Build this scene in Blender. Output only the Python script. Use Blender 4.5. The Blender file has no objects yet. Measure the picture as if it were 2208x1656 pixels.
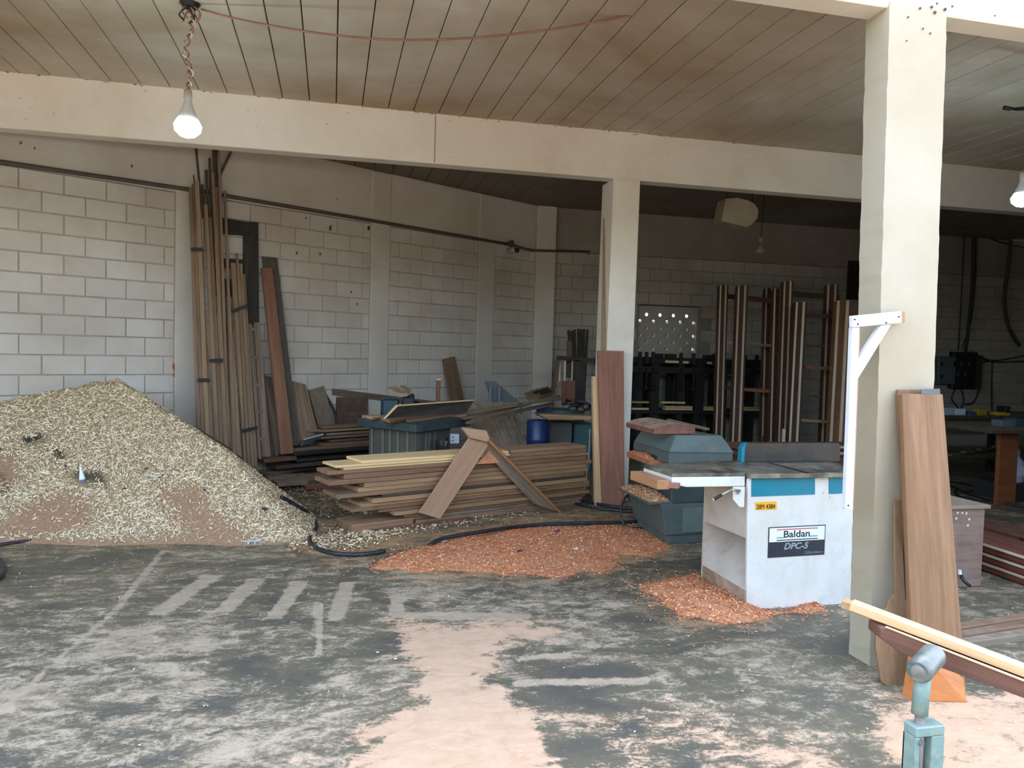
import bpy, bmesh, math, random
import numpy as np
from mathutils import Vector, Matrix, noise
random.seed(7); rng = np.random.default_rng(7)
SC = bpy.context.scene; COL = SC.collection
# ---------------------------------------------------------------- camera
FPX, YAW, PITCH, ROLL, CAMZ = 1650.0, 0.2326, -0.0449, 0.0274, 1.6
fwd = Vector((math.sin(YAW)*math.cos(PITCH), math.cos(YAW)*math.cos(PITCH), math.sin(PITCH)))
r0 = Vector((math.cos(YAW), -math.sin(YAW), 0)); u0 = r0.cross(fwd)
RT = math.cos(ROLL)*r0 + math.sin(ROLL)*u0; UP = -math.sin(ROLL)*r0 + math.cos(ROLL)*u0
CAM = Vector((0, 0, CAMZ))
cd = bpy.data.cameras.new('camera'); cam = bpy.data.objects.new('camera', cd); COL.objects.link(cam)
cd.sensor_fit = 'HORIZONTAL'; cd.sensor_width = 36; cd.lens = 36*FPX/2208; cd.clip_start = 0.05; cd.clip_end = 300
cam.matrix_world = Matrix.Translation(CAM) @ Matrix((RT, UP, -fwd)).transposed().to_4x4()
SC.camera = cam
# ---------------------------------------------------------------- world, sun, exposure
w = bpy.data.worlds.new('world'); SC.world = w; w.use_nodes = True
nt = w.node_tree; nt.nodes.clear()
wo = nt.nodes.new('ShaderNodeOutputWorld'); bg = nt.nodes.new('ShaderNodeBackground')
sky = nt.nodes.new('ShaderNodeTexSky'); sky.sky_type = 'NISHITA'; sky.sun_disc = False
sky.sun_elevation = math.radians(58); sky.sun_rotation = math.radians(20); sky.dust_density = 2.5; sky.air_density = 1.0
bg.inputs['Strength'].default_value = 0.95
hsv = nt.nodes.new('ShaderNodeHueSaturation'); hsv.inputs['Saturation'].default_value = 0.76
nt.links.new(sky.outputs[0], hsv.inputs['Color']); nt.links.new(hsv.outputs[0], bg.inputs[0]); nt.links.new(bg.outputs[0], wo.inputs[0])
sl = bpy.data.lights.new('sun', 'SUN'); sl.energy = 2.2; sl.angle = math.radians(1.0); sl.color = (1.0, 0.93, 0.82)
so = bpy.data.objects.new('sun', sl); COL.objects.link(so)
so.rotation_euler = (math.radians(-32), math.radians(8), 0)      # high sun behind the shed, only the yard is sunlit
for (px_, w_, h_) in ((-3.25, 11.9, 3.34), (4.15, 2.1, 3.34)):      # portals in the open front of the shed
    pl = bpy.data.lights.new('opening_portal', 'AREA'); pl.shape = 'RECTANGLE'; pl.size = w_; pl.size_y = h_
    pl.cycles.is_portal = True
    po = bpy.data.objects.new('opening_portal', pl); COL.objects.link(po)
    po.location = (px_, 3.32, h_/2); po.rotation_euler = (math.radians(90), 0, 0)
SC.view_settings.view_transform = 'Standard'; SC.view_settings.look = 'None'
SC.view_settings.exposure = 0.6; SC.view_settings.gamma = 1.0; SC.view_settings.use_curve_mapping = False
SC.cycles.use_denoising = True; SC.cycles.max_bounces = 8; SC.cycles.diffuse_bounces = 5
SC.cycles.sample_clamp_indirect = 6; SC.cycles.caustics_reflective = False; SC.cycles.caustics_refractive = False
# ---------------------------------------------------------------- pixel -> place in the shed (real planes)
def ray(x, y): return fwd + RT*((x-1104)/FPX) - UP*((y-828)/FPX)
def PL(x, y, n, d):
    n = Vector(n); v = ray(x, y); return CAM + v*((d - n.dot(CAM))/n.dot(v))
def F(x, y, z=0.0): return PL(x, y, (0, 0, 1), z)
def YP(x, y, Y): return PL(x, y, (0, 1, 0), Y)
def XP(x, y, X): return PL(x, y, (1, 0, 0), X)
AW = 0.5393; WN = Vector((-math.sin(AW), math.cos(AW), 0)); WD = Vector((math.cos(AW), math.sin(AW), 0)); WDIST = 8.671
def W(x, y, off=0.0): return PL(x, y, WN, WDIST-off)
def px_of(P):
    P = np.asarray(P, float) - np.array(CAM); d = P@np.array(fwd)
    return 1104 + FPX*(P@np.array(RT))/d, 828 - FPX*(P@np.array(UP))/d
BACKY = 12.044; CEIL = 3.92
# ---------------------------------------------------------------- materials
def lin(c):
    if isinstance(c, str): c = tuple(int(c[i:i+2], 16)/255 for i in (0, 2, 4))
    return tuple((v/12.92 if v <= 0.04045 else ((v+0.055)/1.055)**2.4) for v in c) + (1.0,)
def newmat(name):
    m = bpy.data.materials.new(name); m.use_nodes = True; t = m.node_tree
    b = t.nodes['Principled BSDF']; return m, t, b
def N(t, typ, **kw):
    n = t.nodes.new(typ)
    for k, v in kw.items():
        if k in ('operation', 'blend_type', 'data_type', 'feature', 'noise_dimensions', 'wave_type', 'attribute_name', 'bands_direction', 'distance', 'clamp'):
            setattr(n, k, v)
        else: n.inputs[k].default_value = v
    return n
def ramp(t, fac, stops):
    r = t.nodes.new('ShaderNodeValToRGB'); e = r.color_ramp.elements
    while len(e) > 1: e.remove(e[-1])
    for i, (p, c) in enumerate(stops):
        q = e[0] if i == 0 else e.new(p)
        q.position = p; q.color = lin(c) if not isinstance(c, (int, float)) else (c, c, c, 1)
    t.links.new(fac, r.inputs[0]); return r.outputs[0]
def mixc(t, fac, a, b, mode='MIX'):
    m = t.nodes.new('ShaderNodeMix'); m.data_type = 'RGBA'; m.blend_type = mode
    if isinstance(fac, (int, float)): m.inputs[0].default_value = fac
    else: t.links.new(fac, m.inputs[0])
    for s, v in ((6, a), (7, b)):
        if isinstance(v, (tuple, str)): m.inputs[s].default_value = lin(v) if isinstance(v, str) else v
        else: t.links.new(v, m.inputs[s])
    return m.outputs[2]
def math_(t, op, a, b=None, c=None):
    m = t.nodes.new('ShaderNodeMath'); m.operation = op
    for i, v in enumerate((a, b, c)):
        if v is None: continue
        if isinstance(v, (int, float)): m.inputs[i].default_value = v
        else: t.links.new(v, m.inputs[i])
    return m.outputs[0]
def coords(t, scale=(1, 1, 1), kind='Object'):
    c = t.nodes.new('ShaderNodeTexCoord'); mp = t.nodes.new('ShaderNodeMapping'); mp.inputs['Scale'].default_value = scale
    t.links.new(c.outputs[kind], mp.inputs[0]); return mp.outputs[0]
def worldpos(t, scale=(1, 1, 1)):
    g = t.nodes.new('ShaderNodeNewGeometry'); mp = t.nodes.new('ShaderNodeMapping'); mp.inputs['Scale'].default_value = scale
    t.links.new(g.outputs['Position'], mp.inputs[0]); return mp.outputs[0]
def noi(t, vec, scale, detail=4, rough=0.55, dist=0.0):
    n = t.nodes.new('ShaderNodeTexNoise'); n.inputs['Scale'].default_value = scale; n.inputs['Detail'].default_value = detail
    n.inputs['Roughness'].default_value = rough; n.inputs['Distortion'].default_value = dist
    if vec is not None: t.links.new(vec, n.inputs['Vector'])
    return n.outputs['Fac']
def bump(t, b, h, strength=0.3, dist=0.01):
    n = t.nodes.new('ShaderNodeBump'); n.inputs['Strength'].default_value = strength; n.inputs['Distance'].default_value = dist
    t.links.new(h, n.inputs['Height']); t.links.new(n.outputs[0], b.inputs['Normal'])
MC = {}
def wood(light, dark, rough=0.7, dust=0.12, dustc='b9a78c', grain=1.0):
    """grain runs along the object's own x axis; each board gets its own tone"""
    key = ('wood', light, dark, rough, dust, dustc, grain)
    if key in MC: return MC[key]
    m, t, b = newmat('wood_%d' % len(MC)); MC[key] = m
    oi = t.nodes.new('ShaderNodeObjectInfo')
    c = t.nodes.new('ShaderNodeTexCoord'); add = t.nodes.new('ShaderNodeVectorMath'); add.operation = 'MULTIPLY_ADD'
    t.links.new(c.outputs['Object'], add.inputs[0]); add.inputs[1].default_value = (0.7, 14, 14)
    cr = t.nodes.new('ShaderNodeCombineXYZ'); s = math_(t, 'MULTIPLY', oi.outputs['Random'], 57.0)
    for i in range(3): t.links.new(s, cr.inputs[i])
    t.links.new(cr.outputs[0], add.inputs[2])
    g1 = noi(t, add.outputs[0], 1.6*grain, 6, 0.6, 0.6); g2 = noi(t, add.outputs[0], 7*grain, 3, 0.6)
    g = math_(t, 'ADD', math_(t, 'MULTIPLY', g1, 0.75), math_(t, 'MULTIPLY', g2, 0.25))
    col = mixc(t, ramp(t, g, [(0.33, 0.0), (0.68, 1.0)]), lin(dark), lin(light))
    val = math_(t, 'ADD', 0.82, math_(t, 'MULTIPLY', oi.outputs['Random'], 0.36))
    hs = t.nodes.new('ShaderNodeHueSaturation'); t.links.new(val, hs.inputs['Value']); t.links.new(col, hs.inputs['Color'])
    # settled dust on faces that point up
    d = noi(t, worldpos(t), 9, 5, 0.7)
    ge = t.nodes.new('ShaderNodeNewGeometry'); sp = t.nodes.new('ShaderNodeSeparateXYZ'); t.links.new(ge.outputs['Normal'], sp.inputs[0])
    up = math_(t, 'ADD', 0.35, math_(t, 'MULTIPLY', math_(t, 'MAXIMUM', sp.outputs['Z'], 0.0), 1.6))
    f = math_(t, 'MULTIPLY', math_(t, 'MULTIPLY', ramp(t, d, [(0.35, 0.15), (0.7, 1.0)]), up), dust*2)
    f = math_(t, 'MINIMUM', f, 0.85)
    t.links.new(mixc(t, f, hs.outputs[0], lin(dustc)), b.inputs['Base Color'])
    b.inputs['Roughness'].default_value = rough
    bump(t, b, g, 0.25, 0.004); return m
def paint(c, c2=None, rough=0.5, scale=6, amt=0.5, dirt=None, dirtamt=0.3, bmp=0.15, metal=0.0, kind='Object', sharp=0.12, rnd=0.0):
    key = ('paint', c, c2, rough, scale, amt, dirt, dirtamt, bmp, metal, kind, sharp, rnd)
    if key in MC: return MC[key]
    m, t, b = newmat('paint_%d' % len(MC)); MC[key] = m
    v = worldpos(t) if kind == 'World' else coords(t)
    n = noi(t, v, scale, 5, 0.6, 0.3); col = lin(c)
    col = mixc(t, math_(t, 'MULTIPLY', ramp(t, n, [(0.5-sharp, 0.0), (0.5+sharp, 1.0)]), amt), lin(c), lin(c2 or c))
    if dirt:
        n2 = noi(t, v, scale*2.7, 8, 0.7)
        col = mixc(t, math_(t, 'MULTIPLY', ramp(t, n2, [(0.5, 0.0), (0.72, 1.0)]), dirtamt), col, lin(dirt))
    if rnd:
        oi = t.nodes.new('ShaderNodeObjectInfo'); hs = t.nodes.new('ShaderNodeHueSaturation')
        t.links.new(math_(t, 'ADD', 1-rnd/2, math_(t, 'MULTIPLY', oi.outputs['Random'], rnd)), hs.inputs['Value'])
        t.links.new(col, hs.inputs['Color']); col = hs.outputs[0]
    t.links.new(col, b.inputs['Base Color']) if not isinstance(col, tuple) else None
    b.inputs['Roughness'].default_value = rough; b.inputs['Metallic'].default_value = metal
    if bmp: bump(t, b, noi(t, v, scale*8, 4, 0.7), bmp, 0.004)
    return m
def glow(c, strength):
    m, t, b = newmat('glow'); b.inputs['Base Color'].default_value = (1, 1, 1, 1)
    b.inputs['Emission Color'].default_value = c+(1,); b.inputs['Emission Strength'].default_value = strength; return m
# ---------------------------------------------------------------- object helpers
def tag(o, label=None, cat=None, group=None, kind=None):
    if label: o['label'] = label
    if cat: o['category'] = cat
    if group: o['group'] = group
    if kind: o['kind'] = kind
    return o
def frame(x, y=None, z=None):
    """orthonormal matrix from an x axis and an approximate z axis"""
    x = Vector(x).normalized(); z = Vector(z or (0, 0, 1)); y = z.cross(x)
    if y.length < 1e-6: y = Vector((0, 1, 0)).cross(x)
    y.normalize(); z = x.cross(y)
    return Matrix((x, y, z)).transposed().to_4x4()
def mesh(name, verts, faces, mat, parent=None, M=None, bevel=0.0, smooth=False):
    """verts are world places; stored relative to M (a world matrix) so that grain follows the object"""
    me = bpy.data.meshes.new(name)
    if M is None:
        c = sum((Vector(v) for v in verts), Vector())/len(verts); zmin = min(v[2] for v in verts)
        M = Matrix.Translation((c.x, c.y, zmin))
    Mi = M.inverted(); me.from_pydata([tuple(Mi @ Vector(v)) for v in verts], [], faces)
    bm = bmesh.new(); bm.from_mesh(me); bmesh.ops.recalc_face_normals(bm, faces=bm.faces)
    if bevel: 
        bmesh.ops.bevel(bm, geom=[e for e in bm.edges], offset=bevel, segments=1, affect='EDGES', profile=0.7)
    bm.to_mesh(me); bm.free()
    if smooth:
        for p in me.polygons: p.use_smooth = True
    if mat: me.materials.append(mat)
    o = bpy.data.objects.new(name, me); COL.objects.link(o)
    if parent is not None: o.parent = parent; o.matrix_parent_inverse = parent.matrix_world.inverted()
    o.matrix_world = M
    return o
def empty(name, loc, label=None, cat=None, group=None, kind=None):
    o = bpy.data.objects.new(name, None); COL.objects.link(o); o.empty_display_size = 0.1
    o.matrix_world = Matrix.Translation(loc); return tag(o, label, cat, group, kind)
def prism(name, pts, vec, mat, parent=None, M=None, bevel=0.0, grain=None):
    """a flat outline pushed along vec"""
    pts = [Vector(p) for p in pts]; vec = Vector(vec); n = len(pts)
    V = pts + [p+vec for p in pts]
    Fc = [tuple(range(n)), tuple(range(2*n-1, n-1, -1))] + [(i, (i+1) % n, (i+1) % n+n, i+n) for i in range(n)]
    if M is None and grain is not None:
        M = Matrix.Translation(min(V, key=lambda p: p.z)) @ frame(grain, z=vec)
    return mesh(name, V, Fc, mat, parent, M, bevel)
def slab(name, q, t, mat, parent=None, bevel=0.002):
    """q: four corners of the face one sees (any order round); t: thickness behind it"""
    q = [Vector(p) for p in q]; n = (q[1]-q[0]).cross(q[-1]-q[0]).normalized()
    c = sum(q, Vector())/4
    if n.dot(CAM-c) < 0: n = -n
    e1, e2 = q[1]-q[0], q[-1]-q[0]; g = e1 if e1.length > e2.length else e2
    return prism(name, q, -n*t, mat, parent, None, bevel, grain=g)
def bar(name, A, B, w, t, mat, parent=None, up=(0, 0, 1), bevel=0.002):
    """a straight stick A to B (centre of its lower face); w across, t along up"""
    A, B = Vector(A), Vector(B); M = Matrix.Translation(A) @ frame(B-A, z=up); L = (B-A).length
    V = [M @ Vector((x, y, z)) for x in (0, L) for y in (-w/2, w/2) for z in (0, t)]
    return mesh(name, V, [(0, 1, 3, 2), (4, 6, 7, 5), (0, 4, 5, 1), (2, 3, 7, 6), (0, 2, 6, 4), (1, 5, 7, 3)], mat, parent, M, bevel)
def box(name, lo, hi, mat, parent=None, bevel=0.003, rot=0, piv=None):
    V = [Vector((x, y, z)) for x in (lo[0], hi[0]) for y in (lo[1], hi[1]) for z in (lo[2], hi[2])]
    if rot:
        piv = Vector(piv or ((lo[0]+hi[0])/2, (lo[1]+hi[1])/2, 0)); R = Matrix.Rotation(rot, 3, 'Z')
        V = [piv + R @ (v-piv) for v in V]
    return mesh(name, V, [(0, 1, 3, 2), (4, 6, 7, 5), (0, 4, 5, 1), (2, 3, 7, 6), (0, 2, 6, 4), (1, 5, 7, 3)], mat, parent, None, bevel)
def tube(name, pts, r, mat, parent=None, seg=8, smoothpts=0, taper=None):
    pts = [Vector(p) for p in pts]
    if smoothpts:
        out = []
        P = [pts[0]]+pts+[pts[-1]]
        for i in range(1, len(P)-2):
            for k in range(smoothpts):
                u = k/smoothpts; a, b, c, d = P[i-1], P[i], P[i+1], P[i+2]
                out.append(0.5*((2*b)+(-a+c)*u+(2*a-5*b+4*c-d)*u*u+(-a+3*b-3*c+d)*u**3))
        out.append(pts[-1]); pts = out
    V, Fc = [], []; n = len(pts); ref = Vector((0.13, 0.27, 1))
    for i, p in enumerate(pts):
        d = (pts[min(i+1, n-1)]-pts[max(i-1, 0)]).normalized(); a = d.cross(ref)
        if a.length < 0.05: a = d.cross(Vector((1, 0, 0)))
        a.normalize(); b = d.cross(a); rr = r if taper is None else taper[i] if not smoothpts else r
        for k in range(seg):
            an = 2*math.pi*k/seg; V.append(p + a*math.cos(an)*rr + b*math.sin(an)*rr)
    for i in range(n-1):
        for k in range(seg): Fc.append((i*seg+k, i*seg+(k+1) % seg, (i+1)*seg+(k+1) % seg, (i+1)*seg+k))
    Fc += [tuple(range(seg)), tuple((n-1)*seg+k for k in range(seg))]
    return mesh(name, V, Fc, mat, parent, Matrix.Translation(pts[0]), smooth=True)
def lathe(name, C, prof, mat, parent=None, axis=(0, 0, 1), seg=20, smooth=True):
    """prof: (distance along the axis, radius)"""
    ax = Vector(axis).normalized(); M = Matrix.Translation(C) @ frame(ax, z=(0.1, 0.2, 1) if abs(ax.z) < 0.9 else (1, 0, 0)); V, Fc = [], []
    for h, r in prof:
        for k in range(seg):
            a = 2*math.pi*k/seg; V.append(M @ Vector((h, r*math.cos(a), r*math.sin(a))))
    n = len(prof)
    for i in range(n-1):
        for k in range(seg): Fc.append((i*seg+k, i*seg+(k+1) % seg, (i+1)*seg+(k+1) % seg, (i+1)*seg+k))
    Fc += [tuple(range(seg)), tuple((n-1)*seg+k for k in range(seg))]
    o = mesh(name, V, Fc, mat, parent, M, smooth=smooth)
    if smooth:
        try: o.data.set_sharp_from_angle(angle=math.radians(40))
        except Exception: pass
    return o
def text(name, body, place, right, upv, h, mat, parent, width=None, shear=0.0, weight=0.0):
    c = bpy.data.curves.new(name, 'FONT'); c.body = body; c.size = 1.0; c.extrude = 0.002/h; c.offset = weight; c.shear = shear
    o = bpy.data.objects.new(name, c); COL.objects.link(o); bpy.context.view_layer.update()
    me = bpy.data.meshes.new_from_object(o.evaluated_get(bpy.context.evaluated_depsgraph_get()))
    bpy.data.objects.remove(o); bpy.data.curves.remove(c)
    co = np.array([v.co[:] for v in me.vertices]); mn, mx = co.min(0), co.max(0)
    sy = h/(mx[1]-mn[1]); sx = (width/(mx[0]-mn[0])) if width else sy
    for v in me.vertices: v.co = ((v.co.x-mn[0])*sx, (v.co.y-mn[1])*sy, v.co.z*h*0.3)
    right = Vector(right).normalized(); upv = Vector(upv).normalized(); nn = right.cross(upv)
    M = Matrix.Translation(place) @ Matrix((right, upv, nn)).transposed().to_4x4()
    me.materials.append(mat); q = bpy.data.objects.new(name, me); COL.objects.link(q)
    if parent is not None: q.parent = parent; q.matrix_parent_inverse = parent.matrix_world.inverted()
    q.matrix_world = M; return q
def sdf(px, py, poly):
    """signed distance to a polygon, positive inside"""
    P = np.array(poly, float); d = np.full(px.shape, 1e9); ins = np.zeros(px.shape, bool)
    for i in range(len(P)):
        a, b = P[i], P[(i+1) % len(P)]; e = b-a; wx, wy = px-a[0], py-a[1]
        t = np.clip((wx*e[0]+wy*e[1])/(e@e+1e-9), 0, 1); d = np.minimum(d, np.hypot(wx-e[0]*t, wy-e[1]*t))
        c = ((a[1] > py) != (b[1] > py)) & (px < (b[0]-a[0])*(py-a[1])/(b[1]-a[1]+1e-12)+a[0]); ins ^= c
    return np.where(ins, d, -d)
def vnoise(x, y, s, seed=0, octs=4):
    """smooth value noise on arrays"""
    out = np.zeros_like(x, dtype=float); amp, tot = 1.0, 0.0
    for o in range(octs):
        r = np.random.default_rng(seed+o); T = r.random((128, 128)); X, Y = x*s, y*s
        xi, yi = np.floor(X).astype(int), np.floor(Y).astype(int); fx, fy = X-xi, Y-yi; fx, fy = fx*fx*(3-2*fx), fy*fy*(3-2*fy)
        g = lambda i, j: T[i % 128, j % 128]
        out += amp*((g(xi, yi)*(1-fx)+g(xi+1, yi)*fx)*(1-fy)+(g(xi, yi+1)*(1-fx)+g(xi+1, yi+1)*fx)*fy); tot += amp; amp *= 0.5; s *= 2
    return out/tot
def grid_mesh(name, xs, ys, H, mat, attr=None, keep=None, parent=None):
    nx, ny = len(xs), len(ys); X, Y = np.meshgrid(xs, ys, indexing='ij')
    V = np.stack([X.ravel(), Y.ravel(), H.ravel()], 1)
    I, J = np.meshgrid(np.arange(nx-1), np.arange(ny-1), indexing='ij'); a = (I*ny+J).ravel()
    Q = np.stack([a, a+ny, a+ny+1, a+1], 1)
    if keep is not None:
        k = keep.ravel(); Q = Q[k[Q].any(1)]; used = np.unique(Q); mp = -np.ones(len(V), int); mp[used] = np.arange(len(used))
        V = V[used]; Q = mp[Q]
        if attr is not None: attr = attr.reshape(-1, 3)[used]
    me = bpy.data.meshes.new(name); me.vertices.add(len(V)); me.vertices.foreach_set('co', V.ravel())
    me.loops.add(Q.size); me.loops.foreach_set('vertex_index', Q.ravel()); me.polygons.add(len(Q))
    me.polygons.foreach_set('loop_start', np.arange(0, Q.size, 4)); me.update(); me.validate()
    if attr is not None:
        A = me.color_attributes.new('mask', 'FLOAT_COLOR', 'POINT'); a4 = np.ones((len(V), 4)); a4[:, :3] = attr.reshape(-1, 3)
        A.data.foreach_set('color', a4.ravel())
    me.polygons.foreach_set('use_smooth', [True]*len(Q))
    me.materials.append(mat); o = bpy.data.objects.new(name, me); COL.objects.link(o)
    if parent is not None: o.parent = parent
    return o
def shavings(name, P, Nn, size, mat, parent=None, curl=1.0, wid=0.3):
    """curled ribbons lying on points P with normals Nn, all joined in one mesh"""
    n = len(P); K = 4; L = size*(0.6+0.8*rng.random(n)); Wd = L*wid*(0.6+0.7*rng.random(n))
    a = rng.random(n)*6.283; tn = np.stack([np.cos(a), np.sin(a), np.zeros(n)], 1)
    tn -= Nn*(tn*Nn).sum(1)[:, None]; tn /= np.linalg.norm(tn, axis=1)[:, None]; bn = np.cross(Nn, tn)
    til = (rng.random(n)-0.5)*1.3; n2 = Nn*np.cos(til)[:, None]+bn*np.sin(til)[:, None]; b2 = np.cross(n2, tn)
    V = np.zeros((n, K, 2, 3)); cv = curl*(0.4+rng.random(n)*1.6)
    for k in range(K):
        u = (k/(K-1)-0.5); ang = u*cv
        x = np.where(cv > .05, np.sin(ang)/cv, u)*L; z = (np.cos(ang)-np.cos(cv/2))/cv*L
        for s in (0, 1):
            V[:, k, s] = P + tn*x[:, None] + n2*(z+L*0.03)[:, None] + b2*((s-0.5)*Wd)[:, None] + Nn*(L*0.1)[:, None]
    base = np.arange(n)[:, None]*(K*2); Q = np.concatenate([base+np.array([[2*k, 2*k+1, 2*k+3, 2*k+2]]) for k in range(K-1)], 1).reshape(-1, 4)
    V = V.reshape(-1, 3); me = bpy.data.meshes.new(name); me.vertices.add(len(V)); me.vertices.foreach_set('co', V.ravel())
    me.loops.add(Q.size); me.loops.foreach_set('vertex_index', Q.ravel().astype(int)); me.polygons.add(len(Q))
    me.polygons.foreach_set('loop_start', np.arange(0, Q.size, 4)); me.update(); me.materials.append(mat)
    o = bpy.data.objects.new(name, me); COL.objects.link(o)
    if parent is not None: o.parent = parent
    o['kind'] = 'stuff'; return o
def flake_mat(c1, c2, c3):
    key = ('flake', c1, c2, c3)
    if key in MC: return MC[key]
    m, t, b = newmat('flakes_%d' % len(MC)); MC[key] = m; g = t.nodes.new('ShaderNodeNewGeometry')
    t.links.new(ramp(t, g.outputs['Random Per Island'], [(0.0, c1), (0.5, c2), (1.0, c3)]), b.inputs['Base Color'])
    b.inputs['Roughness'].default_value = 0.8; return m
# ================================================================ THE SETTING
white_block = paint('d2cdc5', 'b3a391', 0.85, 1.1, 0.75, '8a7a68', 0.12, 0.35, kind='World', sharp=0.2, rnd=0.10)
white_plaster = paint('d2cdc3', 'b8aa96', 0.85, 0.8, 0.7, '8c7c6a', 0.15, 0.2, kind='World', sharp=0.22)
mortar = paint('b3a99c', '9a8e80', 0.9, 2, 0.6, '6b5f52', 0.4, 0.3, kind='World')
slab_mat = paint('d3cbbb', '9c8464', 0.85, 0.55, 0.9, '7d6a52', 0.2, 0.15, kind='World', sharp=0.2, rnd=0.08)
slab_shaded = paint('8d8272', '6a5c4a', 0.85, 0.55, 0.9, kind='World', sharp=0.2, rnd=0.1)  # darker copy of slab_mat, dimness of the back bay put into the colour
back_block = paint('bcb7ad', '958c7d', 0.85, 1.1, 0.75, '5e5446', 0.12, 0.35, kind='World', sharp=0.2, rnd=0.08)  # back wall trio: darker copies of the left wall paints, shade put in
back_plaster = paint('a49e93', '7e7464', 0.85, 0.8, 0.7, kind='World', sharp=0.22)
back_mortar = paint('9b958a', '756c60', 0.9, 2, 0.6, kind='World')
beam_mat = paint('e8e3d9', 'd0c6b3', 0.8, 0.9, 0.7, '8c7c66', 0.14, 0.25, kind='World', sharp=0.2)
pillar_mat = paint('b9b09b', '9f8f6e', 0.8, 0.9, 0.7, 'a8957a', 0.2, 0.6, kind='World', sharp=0.2)
black_gap = paint('15120f', rough=0.9, bmp=0)
roofm = paint('2a2622', '1c1a18', 0.9, 2, 0.5)

# ---- floor: concrete under films of sawdust (mask = where the dust lies)
m_floor, t, b = newmat('dusty_concrete')
att = t.nodes.new('ShaderNodeAttribute'); att.attribute_name = 'mask'; sp = t.nodes.new('ShaderNodeSeparateColor'); t.links.new(att.outputs['Color'], sp.inputs[0])
wp = worldpos(t); ws = worldpos(t, (0.8, 1.3, 1))
n1 = noi(t, ws, 1.7, 10, 0.72, 0.8); n2 = noi(t, ws, 9, 8, 0.75, 0.6); n3 = noi(t, wp, 48, 5, 0.8)
mixn = math_(t, 'ADD', math_(t, 'MULTIPLY', n1, 0.35), math_(t, 'ADD', math_(t, 'MULTIPLY', n2, 0.4), math_(t, 'MULTIPLY', n3, 0.25)))
mixn = math_(t, 'ADD', math_(t, 'MULTIPLY', math_(t, 'SUBTRACT', mixn, 0.5), 3.0), 0.5)
conc = ramp(t, n1, [(0.35, '55524a'), (0.5, '69634f'), (0.66, '7a7058')])
lightdust = ramp(t, n2, [(0.3, 'a08e73'), (0.7, 'c2b096')])
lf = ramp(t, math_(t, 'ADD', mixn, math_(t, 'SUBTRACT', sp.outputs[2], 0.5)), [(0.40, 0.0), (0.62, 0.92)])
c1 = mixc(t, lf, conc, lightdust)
of = ramp(t, math_(t, 'ADD', math_(t, 'MULTIPLY', mixn, 0.9), math_(t, 'SUBTRACT', sp.outputs[1], 0.45)), [(0.42, 0.0), (0.75, 1.0)])
c2 = mixc(t, of, c1, ramp(t, n2, [(0.3, 'a57d54'), (0.7, 'bd9873')]))
pf = ramp(t, math_(t, 'ADD', math_(t, 'MULTIPLY', mixn, 0.9), math_(t, 'SUBTRACT', sp.outputs[0], 0.45)), [(0.45, 0.0), (0.62, 1.0)])
c3 = mixc(t, pf, c2, ramp(t, n2, [(0.3, 'bd9a7a'), (0.7, 'd4b494')]))
sp2 = ramp(t, noi(t, wp, 170, 2, 0.5), [(0.70, 0.0), (0.74, 1.0)])
t.links.new(mixc(t, math_(t, 'MULTIPLY', sp2, 0.5), c3, lin('e3dccb')), b.inputs['Base Color'])
t.links.new(ramp(t, math_(t, 'MAXIMUM', lf, pf), [(0.0, 0.55), (1.0, 0.95)]), b.inputs['Roughness'])
bump(t, b, math_(t, 'ADD', mixn, math_(t, 'MULTIPLY', pf, 0.3)), 0.35, 0.01)

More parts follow.
